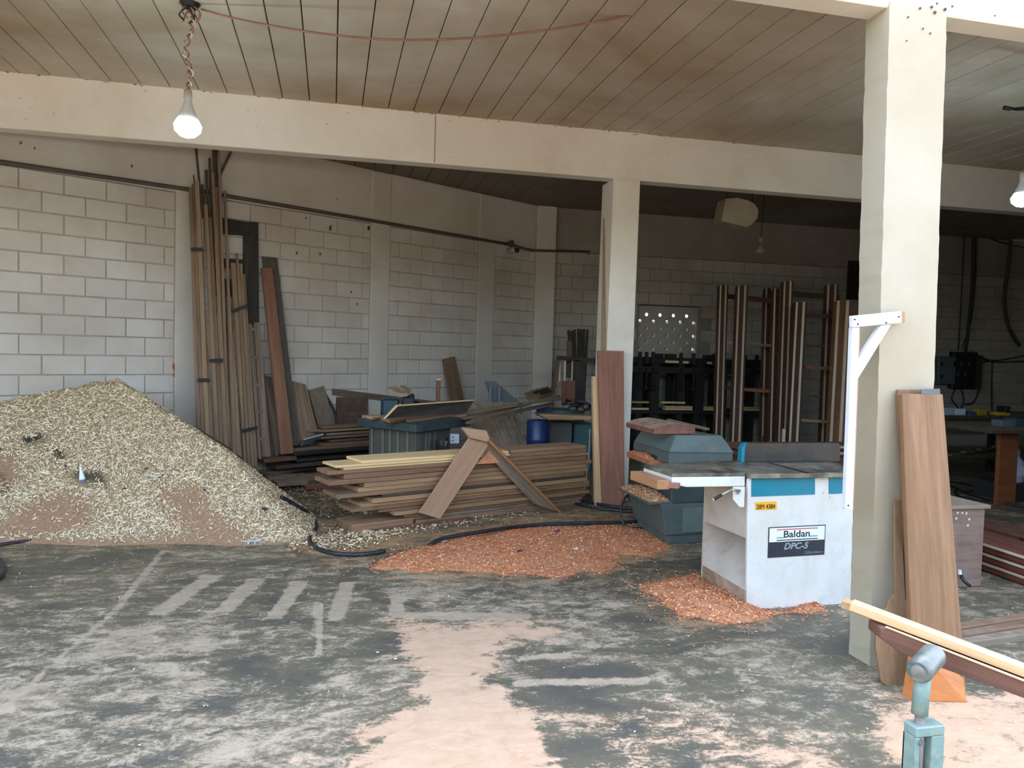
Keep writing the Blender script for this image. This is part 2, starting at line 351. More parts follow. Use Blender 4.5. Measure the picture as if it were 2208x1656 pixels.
def floor_masks(X, Y):
    P = np.stack([X.ravel(), Y.ravel(), np.zeros(X.size)], 1); px, py = px_of(P)
    soft = lambda poly, s: np.clip(0.5+sdf(px, py, poly)/s, 0, 1)
    wob = (vnoise(X.ravel(), Y.ravel(), 3.0, 5)-0.5)*60+(vnoise(X.ravel(), Y.ravel(), 9.0, 15)-0.5)*110; py = py+(vnoise(X.ravel(), Y.ravel(), 7.0, 19)-0.5)*46; px = px+wob
    peach = np.maximum.reduce([
        soft([(850, 1340), (1190, 1335), (1190, 1375), (1060, 1400), (1050, 1450), (1090, 1480), (1130, 1520), (1200, 1600), (1230, 1700), (720, 1700), (800, 1605), (730, 1600), (790, 1560), (880, 1500), (905, 1450), (850, 1420)], 130),
        0.54*soft([(1080, 1460), (1500, 1490), (1800, 1560), (1900, 1660), (1850, 1760), (1200, 1760)], 160),
        0.72*soft([(1850, 1470), (2300, 1440), (2300, 1760), (1900, 1760)], 150),
        0.4*soft([(560, 1580), (800, 1500), (860, 1700), (500, 1700)], 120),
        0.55*soft([(1080, 1340), (1200, 1330), (1200, 1345), (1090, 1352)], 20)])
    hole = soft([(820, 1600), (880, 1570), (900, 1590), (850, 1615)], 25)+soft([(1190, 1560), (1240, 1570), (1330, 1640), (1240, 1660)], 60)*0.3
    peach = np.clip(peach-0.5*hole, 0, 1)
    orange = np.maximum.reduce([
        0.75*soft([(820, 1190), (1000, 1110), (1360, 1100), (1460, 1180), (1340, 1250), (1050, 1265), (820, 1240)], 80),
        0.62*soft([(600, 1120), (900, 1095), (1360, 1080), (1400, 1150), (1000, 1180), (700, 1230), (590, 1180)], 60),
        0.55*soft([(1350, 1250), (1650, 1320), (1780, 1300), (1820, 1330), (1500, 1400), (1380, 1330)], 70),
        0.35*soft([(1900, 1450), (2300, 1420), (2300, 1700), (1950, 1600)], 120),
        0.55*soft([(-400, 1120), (500, 1165), (330, 1190), (-400, 1185)], 26),
        0.45*soft([(1400, 1400), (1480, 1380), (1500, 1410), (1430, 1420)], 40)])
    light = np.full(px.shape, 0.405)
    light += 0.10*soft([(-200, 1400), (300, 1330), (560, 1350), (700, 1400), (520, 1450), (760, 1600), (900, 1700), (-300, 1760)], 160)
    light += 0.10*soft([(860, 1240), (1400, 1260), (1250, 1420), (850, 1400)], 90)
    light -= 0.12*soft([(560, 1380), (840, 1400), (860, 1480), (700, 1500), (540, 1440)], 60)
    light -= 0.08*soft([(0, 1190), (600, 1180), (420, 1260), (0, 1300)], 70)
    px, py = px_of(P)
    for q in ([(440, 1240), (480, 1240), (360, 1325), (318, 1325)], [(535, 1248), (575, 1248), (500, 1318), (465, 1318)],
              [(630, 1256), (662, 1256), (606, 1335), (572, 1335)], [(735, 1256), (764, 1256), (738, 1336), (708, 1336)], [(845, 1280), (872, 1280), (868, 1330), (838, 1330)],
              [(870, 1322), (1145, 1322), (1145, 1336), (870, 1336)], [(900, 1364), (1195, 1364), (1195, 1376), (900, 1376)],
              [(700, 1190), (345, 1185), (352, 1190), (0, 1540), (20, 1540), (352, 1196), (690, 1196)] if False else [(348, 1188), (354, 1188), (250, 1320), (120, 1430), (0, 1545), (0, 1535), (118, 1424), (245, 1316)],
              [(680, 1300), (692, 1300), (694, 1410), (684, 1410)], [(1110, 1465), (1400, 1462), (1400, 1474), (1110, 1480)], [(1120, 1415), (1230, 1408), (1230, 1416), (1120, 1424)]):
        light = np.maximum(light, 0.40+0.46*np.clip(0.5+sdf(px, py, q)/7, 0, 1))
    return np.stack([peach, orange, np.clip(light, 0, 1)], 1)
xs = np.concatenate([np.arange(-12, -4.0, 0.25), np.arange(-4.0, 4.6, 0.022), np.arange(4.6, 14.2, 0.2)])
ys = np.concatenate([np.arange(0.4, 2.2, 0.2), np.arange(2.2, 7.6, 0.022), np.arange(7.6, 12.3, 0.15)])
X, Y = np.meshgrid(xs, ys, indexing='ij')
H = (vnoise(X, Y, 1.3, 40)-0.5)*0.006*(Y > 2)
floor = grid_mesh('floor', xs, ys, H, m_floor, floor_masks(X, Y)); tag(floor, kind='structure')
yard = box('ground', (-30, -30, -0.12), (30, 0.6, -0.005), paint('ad9c88', '988571', 0.95, 0.5, 0.8, '6f6a45', 0.3, kind='World'), bevel=0); tag(yard, kind='structure')
box('slab_edge', (-12, 0.4, -0.12), (14.2, 12.3, -0.02), mortar, floor, bevel=0)

# ---- walls of concrete blocks
BL, BH, GAP = 0.389, 0.2, 0.012
_bm = {}
def block_mesh(Lb, Hb, bmat):
    k = (round(Lb, 3), round(Hb, 3), bmat.name)
    if k in _bm: return _bm[k]
    me = bpy.data.meshes.new('block'); x0, x1, z0, z1, d, c = GAP/2, Lb-GAP/2, GAP/2, Hb-GAP/2, 0.04, 0.005
    V = [(x0, d, z0), (x1, d, z0), (x1, d, z1), (x0, d, z1), (x0, c, z0), (x1, c, z0), (x1, c, z1), (x0, c, z1),
         (x0+c, 0, z0+c), (x1-c, 0, z0+c), (x1-c, 0, z1-c), (x0+c, 0, z1-c)]
    Q = [(0, 3, 2, 1)]+[(i, (i+1) % 4, (i+1) % 4+4, i+4) for i in range(4)]+[(i+4, (i+1) % 4+4, (i+1) % 4+8, i+8) for i in range(4)]+[(8, 9, 10, 11)]
    me.from_pydata(V, [], Q); me.materials.append(bmat); _bm[k] = me; return me
def courses(root, P0, D, segs, phase, ztop, nrows, nind, skip=None, bmat=None):
    bmat = bmat or white_block
    """D: direction along the wall, room side is to the right of D (-y of the block)"""
    M0 = frame(D); extra = []
    for r in range(nrows):
        z = ztop-BH*(r+1)
        if z < -0.01: continue
        ph = phase + (BL/2 if r % 2 else 0)
        for s0, s1 in segs:
            k = math.floor((s0-ph)/BL); s = ph+k*BL
            while s < s1-0.03:
                a, c = max(s, s0), min(s+BL, s1)
                if c-a > 0.05:
                    if not (skip and skip(a, c, z)):
                        P = Vector(P0)+Vector(D)*a + Vector((0, 0, z)); P.z = z
                        wob = (random.random()-0.5)*0.004
                        M = Matrix.Translation(P + (M0.to_3x3() @ Vector((0, wob-0.001, 0)))) @ M0
                        if r < nind:
                            o = bpy.data.objects.new('block', block_mesh(c-a, BH, bmat)); COL.objects.link(o); o.parent = root
                            o.matrix_parent_inverse = root.matrix_world.inverted(); o.matrix_world = M
                        else: extra.append((block_mesh(c-a, BH, bmat), M))
                s += BL
    if extra and len(extra) > 0:
        V, Q = [], []
        for me, M in extra:
            n = len(V); V += [M @ v.co for v in me.vertices]; Q += [tuple(i+n for i in p.vertices) for p in me.polygons]
        o = mesh('lower_blocks', V, Q, bmat, root); o['kind'] = 'stuff'
# oblique wall on the left: P(s) = foot of the plane + WD*s
WP0 = WN*WDIST
def wpt(s, off=0.0, z=0.0): p = WP0+WD*s-WN*off; return Vector((p.x, p.y, z))
def wbox(name, s0, s1, o0, o1, z0, z1, mat, parent, bevel=0.003):
    V = [wpt(s, o, z) for s in (s0, s1) for o in (o1, o0) for z in (z0, z1)]
    return mesh(name, V, [(0, 1, 3, 2), (4, 6, 7, 5), (0, 4, 5, 1), (2, 3, 7, 6), (0, 2, 6, 4), (1, 5, 7, 3)], mat, parent, None, bevel)
wl = empty('wall_left', wpt(3.0), kind='structure')
wbox('mortar_bed', -9.5, 9.0, -0.16, -0.010, 0, 3.22, mortar, wl, 0)
wbox('lintel_band', -9.5, 9.0, -0.16, 0.0, 3.225, 3.92, white_plaster, wl)
for s0, s1 in ((3.225, 3.53), (5.76, 6.055), (7.67, 7.99)):
    wbox('pilaster', s0, s1, -0.1, 0.012, 0, 3.91, white_plaster, wl, 0.004)
ph = (W(138.6, 372) - WP0).dot(WD)
courses(wl, WP0, WD, [(0.95, 3.22), (3.535, 5.755), (6.06, 7.665), (7.995, 8.9)], ph, 3.22, 16, 13)
courses(wl, WP0, WD, [(-3.0, 0.945)], ph, 3.22, 16, 0)
wbox('side_blocks', -9.4, -3.0, -0.1, 0.0, 0, 3.22, white_block, wl)
# corner pillar, back wall
box('corner_pilaster', (3.165, 11.93, 0), (3.49, 12.2, 3.91), white_plaster, wl)
wb = empty('wall_back', (8, BACKY, 0), kind='structure')
WX0, WX1, WZ0, WZ1 = 5.00, 6.10, 1.42, 2.42
for nm, lo, hi in (('mortar_bed', (3.0, 0), (WX0, 3.22)), ('mortar_bed', (WX1, 0), (14.2, 3.22)), ('mortar_bed', (WX0, 0), (WX1, WZ0)), ('mortar_bed', (WX0, WZ1), (WX1, 3.22))):
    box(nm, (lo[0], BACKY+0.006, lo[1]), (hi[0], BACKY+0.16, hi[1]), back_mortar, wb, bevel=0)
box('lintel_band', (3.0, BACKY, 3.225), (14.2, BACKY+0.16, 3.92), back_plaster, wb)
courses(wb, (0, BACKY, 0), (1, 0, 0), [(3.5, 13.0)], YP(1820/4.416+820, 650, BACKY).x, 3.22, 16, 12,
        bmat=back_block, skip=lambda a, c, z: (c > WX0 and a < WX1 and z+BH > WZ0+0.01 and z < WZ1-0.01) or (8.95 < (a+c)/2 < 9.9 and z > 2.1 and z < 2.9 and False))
wr = empty('wall_right', (14.0, 8, 0), kind='structure')
box('wall_panel', (13.9, 3.3, 0), (14.1, 12.2, 3.92), white_plaster, wr)
wf = empty('wall_front', (10, 3.5, 0), kind='structure')
box('wall_panel', (5.2, 3.39, 0), (14.1, 3.55, 3.92), white_plaster, wf)  # unseen front length added to keep the right side dark
box('wall_panel', (-12.0, 3.39, 0), (-9.2, 3.55, 3.92), white_plaster, wf)

# ---- ceiling of precast slabs, seams every 24.75 cm
ce = empty('ceiling', (0, 7, CEIL), kind='structure')
box('roof_deck', (-12.2, 3.39, CEIL+0.045), (14.2, 14.0, CEIL+0.2), roofm, ce, bevel=0)  # rear overhang added to shade the outside of the perforated panel
_sm = {}
def ceiling_slab(k, y0, y1, smat):
    key = (y0, y1)
    if key not in _sm:
        g, c = 0.004, 0.004; xa, xb, L = g, 0.2475-g, y1-y0; me = bpy.data.meshes.new('ceiling_slab')
        V = [(xa, 0, 0.044), (xb, 0, 0.044), (xb, 0, c), (xb-c, 0, 0), (xa+c, 0, 0), (xa, 0, c)]; V += [(x, L, z) for x, _, z in V]
        Q = [(5, 4, 3, 2, 1, 0), (6, 7, 8, 9, 10, 11)]+[(i, (i+1) % 6, (i+1) % 6+6, i+6) for i in range(6)]
        me.from_pydata(V, [], Q); me.materials.append(smat); _sm[key] = me
    o = bpy.data.objects.new('ceiling_slab', _sm[key]); COL.objects.link(o); o.parent = ce; o.matrix_parent_inverse = ce.matrix_world.inverted()
    o.matrix_world = Matrix.Translation((0.006+0.2475*k, y0, CEIL+(random.random()-0.5)*0.004))
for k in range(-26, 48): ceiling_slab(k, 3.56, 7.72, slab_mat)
for k in range(-6, 50): ceiling_slab(k, 7.86, 12.05, slab_shaded)
box('far_slabs', (-12, 3.56, CEIL), (-6.44, 9, CEIL+0.04), slab_mat, ce)

# ---- beams and columns
b1 = box('trim_1', (-6.5, 7.70, 3.43), (13.9, 7.88, 3.935), beam_mat, bevel=0.006); tag(b1, kind='structure')
xj = YP(938, 300, 7.7).x; box('joint', (xj-0.004, 7.697, 3.44), (xj+0.004, 7.70, 3.93), paint('8a7d6b'), b1, bevel=0)
b2 = box('trim_2', (-9.2, 3.40, 3.37), (13.9, 3.56, 3.92), beam_mat, bevel=0.008); tag(b2, kind='structure')
c1_ = mesh('trim_3', [(2.84, 7.70, 0), (3.145, 7.70, 0), (3.145, 8.05, 0), (2.84, 8.05, 0), (2.865, 7.70, 3.43), (3.165, 7.70, 3.43), (3.165, 8.05, 3.43), (2.865, 8.05, 3.43)],
     [(0, 1, 2, 3), (4, 5, 6, 7), (0, 1, 5, 4), (1, 2, 6, 5), (2, 3, 7, 6), (3, 0, 4, 7)], beam_mat, bevel=0.006); tag(c1_, kind='structure')
# front pillar with slightly ragged plaster edges, a hair out of plumb
def ragged_pillar(name, base, top, z1, mat):
    V, Q = [], []; nz = 70
    for i in range(nz+1):
        u = i/nz; z = z1*u
        for k in range(4):
            bx, by = base[k]; tx, ty = top[k]; x, y = bx+(tx-bx)*u, by+(ty-by)*u
            j = (noise.noise(Vector((k*7.3, z*9, 1)))*0.3+noise.noise(Vector((k*3.1+z*2, z*40, 4)))*0.7)*0.009
            sx, sy = (1 if k in (1, 2) else -1), (1 if k in (2, 3) else -1)
            V.append((x+sx*j*0.8, y+sy*j*0.1, z))
    for i in range(nz):
        for k in range(4): Q.append((i*4+k, i*4+(k+1) % 4, i*4+4+(k+1) % 4, i*4+4+k))
    Q += [(0, 1, 2, 3), (nz*4, nz*4+1, nz*4+2, nz*4+3)]
    return mesh(name, V, Q, mat, None, Matrix.Translation((base[0][0], base[0][1], 0)))
fp = ragged_pillar('trim_4', [(2.763, 3.386), (3.10, 3.386), (3.10, 3.55), (2.763, 3.55)], [(2.695, 3.39), (3.035, 3.39), (3.035, 3.565), (2.695, 3.565)], 3.40, pillar_mat)
tag(fp, kind='structure')
chip = paint('5a4f44', '3b342d', 0.9, 9)
for (x, y, r) in ((2009, 15, 6), (2020, 8, 5), (2016, 27, 7), (2038, 20, 7), (2053, 14, 5), (1984, 18, 5), (1990, 62, 4), (2006, 72, 4), (1958, 37, 4), (2145, 34, 4), (1955, 88, 3)):
    P = YP(x, y, 3.385); rr = r*3.4/FPX
    o = lathe('chip', P, [(0, rr*0.6), (0.004, rr*0.5)], chip, fp, axis=(0, -1, 0), seg=7)
# paint chips along the top of the long beam
V, Q = [], []
for i in range(150):
    x = random.uniform(-3.2, 6.2); z = 3.925-abs(random.gauss(0, 0.012)); w_, h_ = random.uniform(0.006, 0.035), random.uniform(0.003, 0.012)
    n = len(V); V += [(x, 7.697, z), (x+w_, 7.697, z+0.003), (x+w_*0.8, 7.697, z+h_), (x+w_*0.2, 7.697, z+h_*0.8)]; Q.append((n, n+1, n+2, n+3))
for i in range(60):
    x = random.uniform(-3.2, 6.2); z = random.uniform(3.46, 3.88); n = len(V); a = random.uniform(0.004, 0.012)
    V += [(x, 7.697, z), (x+a, 7.697, z+a*0.3), (x+a*0.8, 7.697, z+a*0.8), (x, 7.697, z+a*0.6)]; Q.append((n, n+1, n+2, n+3))
o = mesh('paint_chips', V, Q, chip, b1); o['kind'] = 'stuff'

# ---- perforated block window in the back wall
wi = empty('window_1', ((WX0+WX1)/2, BACKY, WZ0), kind='structure')
def perforated(parent):
    mat = back_block; yc = BACKY+0.05; th = 0.014; nx, nz = 5, 5
    cx, cz = (WX1-WX0-0.0)/nx/1.0, (WZ1-WZ0)/nz
    hw = 0.112/2*1.0; V, Q = [], []
    centers = {}
    px_rows = [(680, [1394.5, 1425.5, 1456, 1486]), (691, [1380, 1410, 1440, 1470.5]), (704.5, [1393, 1424.5, 1454.5, 1485]), (721, [1378, 1408.5, 1439, 1469.5]),
               (736, [1392, 1423, 1453.5, 1484]), (752, [1376.5, 1406, 1437.5, 1468.5])]
    cells = []
    x_step = 0.2445; zrow = [YP(1440, y+(0), yc).z for y, _ in px_rows]; zrow = np.linspace(zrow[0], zrow[-1], 6)
    x00 = YP(1394.5, 678, yc).x; x01 = YP(1380, 691, yc).x
    hs = []
    for r in range(6):
        xo = x00 if r % 2 == 0 else x01
        for k in range(-1, 5):
            x = xo+x_step*k
            if WX0+0.05 < x < WX1-0.05: hs.append((x, float(zrow[r])))
    # strips between hole rows: every hole sits in its own cell of one row strip
    zb = [WZ1]+[(zrow[i]+zrow[i+1])/2 for i in range(5)]+[WZ0]
    seg, R = 14, 0.027
    for r in range(6):
        row = sorted(h for h in hs if abs(h[1]-zrow[r]) < 1e-6); xb = [WX0]+[(row[i][0]+row[i+1][0])/2 for i in range(len(row)-1)]+[WX1]
        for i, (x, z) in enumerate(row):
            x0, x1, z1, z0 = xb[i], xb[i+1], zb[r], zb[r+1]
            for yy in (yc, yc+th):
                n = len(V)
                for k in range(seg):
                    a = 2*math.pi*k/seg; V.append((x+R*math.cos(a), yy, z+R*math.sin(a)))
                for k in range(seg):
                    a = 2*math.pi*k/seg; ca, sa = math.cos(a), math.sin(a)
                    s = min(((x1-x) if ca > 0 else (x-x0))/max(abs(ca), 1e-6), ((z1-z) if sa > 0 else (z-z0))/max(abs(sa), 1e-6)); V.append((x+ca*s, yy, z+sa*s))
                V += [(x1, yy, z1), (x0, yy, z1), (x0, yy, z0), (x1, yy, z0)]
                ang = [2*math.pi*k/seg for k in range(seg)]; cor = [math.atan2(z1-z, x1-x), math.atan2(z1-z, x0-x), math.atan2(z0-z, x0-x)+2*math.pi, math.atan2(z0-z, x1-x)+2*math.pi]
                for k in range(seg):
                    k2 = (k+1) % seg; a0, a1 = ang[k], ang[k]+2*math.pi/seg; f = [n+k, n+seg+k]
                    f += [n+2*seg+j for j, c in enumerate(cor) if a0 < c < a1]; f += [n+seg+k2, n+k2]; Q.append(tuple(f))
            n0 = len(V)-2*(2*seg+4); n1_ = n0+2*seg+4
            for k in range(seg): Q.append((n0+k, n0+(k+1) % seg, n1_+(k+1) % seg, n1_+k))
    mesh('perforated_panel', V, Q, mat, parent)
    box('reveal', (WX1-0.04, BACKY-0.0, WZ0), (WX1, BACKY+0.15, WZ1), mat, parent, bevel=0.004)
    box('reveal', (WX0, BACKY, WZ1-0.015), (WX1, BACKY+0.15, WZ1), paint('3d3830'), parent, bevel=0)
perforated(wi)
# unseen tree row added behind the photographer to hide the low sky
tr = mesh('sky_blocker', [(-45, -16, 0), (45, -16, 0), (45, -20, 0), (-45, -20, 0), (-45, -16.5, 4.6), (45, -16.5, 4.6), (45, -19, 4.6), (-45, -19, 4.6)],
     [(0, 1, 2, 3), (4, 5, 6, 7), (0, 1, 5, 4), (1, 2, 6, 5), (2, 3, 7, 6), (3, 0, 4, 7)], paint('4a5236', '33391f', 0.9, 1.5, 0.8, kind='World'), bevel=0.3); tag(tr, 'unseen green mass added across the yard to block the low sky', 'blocker')
# what the holes look onto: a dark hedge behind the shed, sky above it
hm = paint('39422c', '262c1e', 0.9, 4, 0.8)
hv = []; hd = mesh('hedge', [(1, 15.5, 0), (14, 15.5, 0), (14, 16.5, 0), (1, 16.5, 0), (1, 15.6, 2.25), (14, 15.6, 2.40), (14, 16.4, 2.40), (1, 16.4, 2.25)],
     [(0, 1, 2, 3), (4, 5, 6, 7), (0, 1, 5, 4), (1, 2, 6, 5), (2, 3, 7, 6), (3, 0, 4, 7)], hm, bevel=0.1); tag(hd, 'dark green hedge outside, seen through the holes of the perforated panel', 'hedge')
box('ground_behind', (-12, 12.3, -0.1), (16, 30, -0.005), m_floor, yard, bevel=0)
# louvre high in the back wall, beside the front pillar
lv = empty('louvre_vent', YP(1845, 650, BACKY), 'dark louvred vent high in the back wall, beside the front pillar', 'vent')
A, B = YP(1828, 562, BACKY), YP(1872, 648, BACKY)
dm = paint('24201c', '171412', 0.7, 4)
box('frame', (A.x, BACKY-0.02, B.z), (B.x+0.25, BACKY+0.0, A.z), dm, lv)
for i in range(20):
    z = B.z+0.012+(A.z-B.z-0.02)*i/20; o = bar('slat', (A.x+0.01, BACKY-0.035, z), (B.x+0.24, BACKY-0.035, z), 0.035, 0.006, paint('4a443c'), lv, up=(0, -0.6, 0.8), bevel=0)
# ================================================================ WOOD COLOURS
brown = wood('a07a58', '6d4c36'); tan = wood('b8946a', '8a6645'); grey_wood = wood('8f7f6c', '5f5245', dust=0.2)
redwood = wood('8c5c46', '684031', dust=0.05); dark_wood = wood('5a4636', '36291f', dust=0.1); pale = wood('e8cd9a', 'd0aa72', dust=0.06, dustc='d9c4a0')
light_batten = wood('e2c195', 'c79f6c', dust=0.05); oak = wood('a9825a', '7d5738', dust=0.05); black_wood = wood('2f2a26', '191614', dust=0.06)
orange_wood = wood('cf7f3a', 'b1642a', dust=0.05); plywood = wood('c39c7a', 'a98161', dust=0.15, grain=0.6); rust_wood = wood('7d4a36', '4f2c20', dust=0.12)
cream_edge = wood('ddd2bb', 'c3b496', dust=0.0); olive_wood = wood('7f6c54', '52453a', dust=0.15)
black_rub = paint('202226', '2c2f33', 0.5, 8, 0.6, '6d6455', 0.35); strapm = paint('26262a', rough=0.5, bmp=0)

# ================================================================ SHAVINGS HEAP against the left wall
m_heap, t, b = newmat('shavings_bulk'); wp = worldpos(t)
att = t.nodes.new('ShaderNodeAttribute'); att.attribute_name = 'mask'; sp = t.nodes.new('ShaderNodeSeparateColor'); t.links.new(att.outputs['Color'], sp.inputs[0])
n1 = noi(t, wp, 45, 6, 0.75, 1.0)
cc = ramp(t, n1, [(0.3, '86704f'), (0.5, 'b9a27c'), (0.7, 'dac69f')]); cc = mixc(t, sp.outputs[0], cc, ramp(t, n1, [(0.3, 'a9805f'), (0.7, 'c9a482')]))  # bulk darker than the curls, shade of the gaps painted in
cc = mixc(t, sp.outputs[1], cc, ramp(t, n1, [(0.3, '1f241e'), (0.7, '56533f')])); t.links.new(cc, b.inputs['Base Color']); b.inputs['Roughness'].default_value = 0.95
bump(t, b, n1, 0.9, 0.02)
peak = Vector(YP(255, 808, 8.05)); zpk = peak.z
d_wall = lambda X, Y: WDIST-(X*WN.x+Y*WN.y)
def heap_h(X, Y):
    # ridge: rises along the wall from the left, falls away to the right like a cone
    A = np.array([peak.x-2.4, peak.y-1.35]); B = np.array([peak.x+0.30, peak.y+0.1]); AB = B-A; L2 = AB@AB
    t_ = np.clip(((X-A[0])*AB[0]+(Y-A[1])*AB[1])/L2, 0, 1); dx, dy = X-(A[0]+AB[0]*t_), Y-(A[1]+AB[1]*t_)
    hr = (zpk-1.05)+1.05*t_**0.7; d = np.hypot(dx*0.93, dy); ang = np.arctan2(dy, dx)
    slope = 0.70+0.13*np.cos(ang-0.1); h = hr-slope*np.sqrt(d*d+0.36)+0.43
    h = h-np.log1p(np.exp((h-zpk+0.10)*11))/11
    h = np.where(h > 0, h+0.07, 0.07*np.exp(np.minimum(h, 0)/0.16))
    h += (vnoise(X, Y, 3, 11)-0.5)*0.10*np.clip(h*3, 0, 1)+(vnoise(X, Y, 14, 21, 3)-0.5)*0.045*np.clip(h*6, 0, 1)
    h += 0.10*np.exp(-(((X+0.42)/0.42)**2+((Y-6.75)/0.45)**2))
    front = 6.42+0.10*np.sin(X*2.1)+0.05*np.sin(X*5.0+1)
    h = np.minimum(h, 0.005+np.clip((Y-front)*0.75, -0.02, 9))
    h = np.minimum(h, 0.0+np.clip(((-0.10-0.45*np.clip(Y-7.2, 0, 9))-X)*0.8, -0.02, 9))
    return h
xs = np.arange(-6.6, 0.12, 0.03); ys = np.arange(4.6, 9.35, 0.03); X, Y = np.meshgrid(xs, ys, indexing='ij'); H = heap_h(X, Y)
P = np.stack([X.ravel(), Y.ravel(), H.ravel()], 1); px, py = px_of(P); wob = (vnoise(X.ravel(), Y.ravel(), 6, 77)-0.5)*70; wy = (vnoise(X.ravel(), Y.ravel(), 6, 99)-0.5)*40
sf = lambda poly, s: np.clip(0.5+sdf(px+wob, py+wy, poly)/s, 0, 1)
pink = np.maximum.reduce([sf([(60, 1090), (130, 1060), (200, 1080), (210, 1130), (90, 1160), (-50, 1150)], 30), sf([(-60, 960), (40, 985), (60, 1040), (-60, 1060)], 30),
    0.9*sf([(350, 1060), (420, 1040), (470, 1110), (540, 1150), (520, 1190), (200, 1190), (240, 1165), (400, 1150)], 40), sf([(-700, 1140), (620, 1172), (640, 1200), (-700, 1200)], 18),
    0.6*sf([(300, 1000), (400, 1000), (420, 1040), (330, 1040)], 40)])
dark = np.maximum.reduce([sf([(45, 945), (112, 935), (110, 960), (60, 968)], 10), sf([(-10, 950), (20, 952), (18, 970), (-10, 972)], 8), sf([(118, 972), (150, 972), (146, 992), (122, 990)], 9),
    sf([(118, 1000), (142, 1000), (140, 1012), (122, 1012)], 9), sf([(150, 1012), (240, 1020), (240, 1040), (170, 1052), (140, 1030)], 14)*0.9, sf([(-20, 1010), (20, 1020), (10, 1080), (-20, 1080)], 20)*0.6])
keep = (H > 0.004) & (d_wall(X, Y) > -0.04)
heap = grid_mesh('shavings_heap', xs, ys, H, m_heap, np.stack([pink, dark, pink*0], 1), keep)
tag(heap, 'large heap of pale curly wood shavings piled against the left block wall', 'wood shavings', kind='stuff')
def scatter(n, xr, yr, hf, cond, nz=0.03):
    x = rng.uniform(*xr, n); y = rng.uniform(*yr, n); h = hf(x, y); e = 0.02
    gx, gy = (hf(x+e, y)-h)/e, (hf(x, y+e)-h)/e; Nn = np.stack([-gx, -gy, np.ones(n)], 1); Nn /= np.linalg.norm(Nn, axis=1)[:, None]
    Nn += (rng.random((n, 3))-0.5)*nz*20*0.05; Nn /= np.linalg.norm(Nn, axis=1)[:, None]
    P = np.stack([x, y, h], 1); k = cond(x, y, h); return P[k], Nn[k]
def heap_cond(x, y, h):
    px, py = px_of(np.stack([x, y, h], 1)); d = d_wall(x, y)
    pk = np.maximum.reduce([sdf(px, py, [(60, 1090), (130, 1060), (200, 1080), (210, 1130), (90, 1160), (-50, 1150)])/30, sdf(px, py, [(-60, 960), (40, 985), (60, 1040), (-60, 1060)])/30,
        sdf(px, py, [(350, 1060), (420, 1040), (470, 1110), (540, 1150), (520, 1190), (200, 1190), (240, 1165), (400, 1150)])/30, sdf(px, py, [(-700, 1140), (500, 1165), (500, 1200), (-700, 1200)])/20,
        sdf(px, py, [(45, 945), (112, 935), (110, 960), (60, 968)])/6, sdf(px, py, [(118, 972), (150, 972), (146, 992), (122, 990)])/6, sdf(px, py, [(150, 1012), (240, 1020), (240, 1040), (170, 1052), (140, 1030)])/14])
    return (h > 0.012) & (d > 0.02) & (rng.random(len(x)) > np.clip(pk+0.45, 0, 0.9))
P, Nn = scatter(165000, (-5.6, 0.1), (5.4, 9.3), heap_h, heap_cond)
fl_pale = flake_mat('b5966c', 'e2cca6', 'f6e9cd')
o = shavings('curled_shavings', P, Nn, 0.030, fl_pale, heap, 1.4, 0.2)
P, Nn = scatter(16000, (-0.3, 2.0), (6.0, 7.4), lambda x, y: x*0+0.004, lambda x, y, h: (rng.random(len(x)) < np.exp(-np.abs(y-(6.88+(x-1.23)*.414))/(.05+.16*np.exp(-((x-.1)/.45)**2)))*(.25+np.exp(-((x-.15)/.5)**2))*1.3*vnoise(x, y, 5, 61)))
o = shavings('loose_shavings', P, Nn, 0.032, fl_pale, None, 1.4); tag(o, 'loose pale shavings strewn on the floor at the near end of the plank stack', 'wood shavings')
# loose crumbs over the whole floor near the piles
P, Nn = scatter(2500, (-2.5, 5.0), (2.4, 7.4), lambda x, y: x*0+0.004, lambda x, y, h: rng.random(len(x)) < 0.25+0.6*(y > 5.8))
o = shavings('stray_shavings', P, Nn, 0.013, flake_mat('cdb892', 'e6d9ba', 'f4ecd8'), None, 1.0); tag(o, 'tiny pale shavings strewn thinly over the open concrete floor', 'wood shavings')

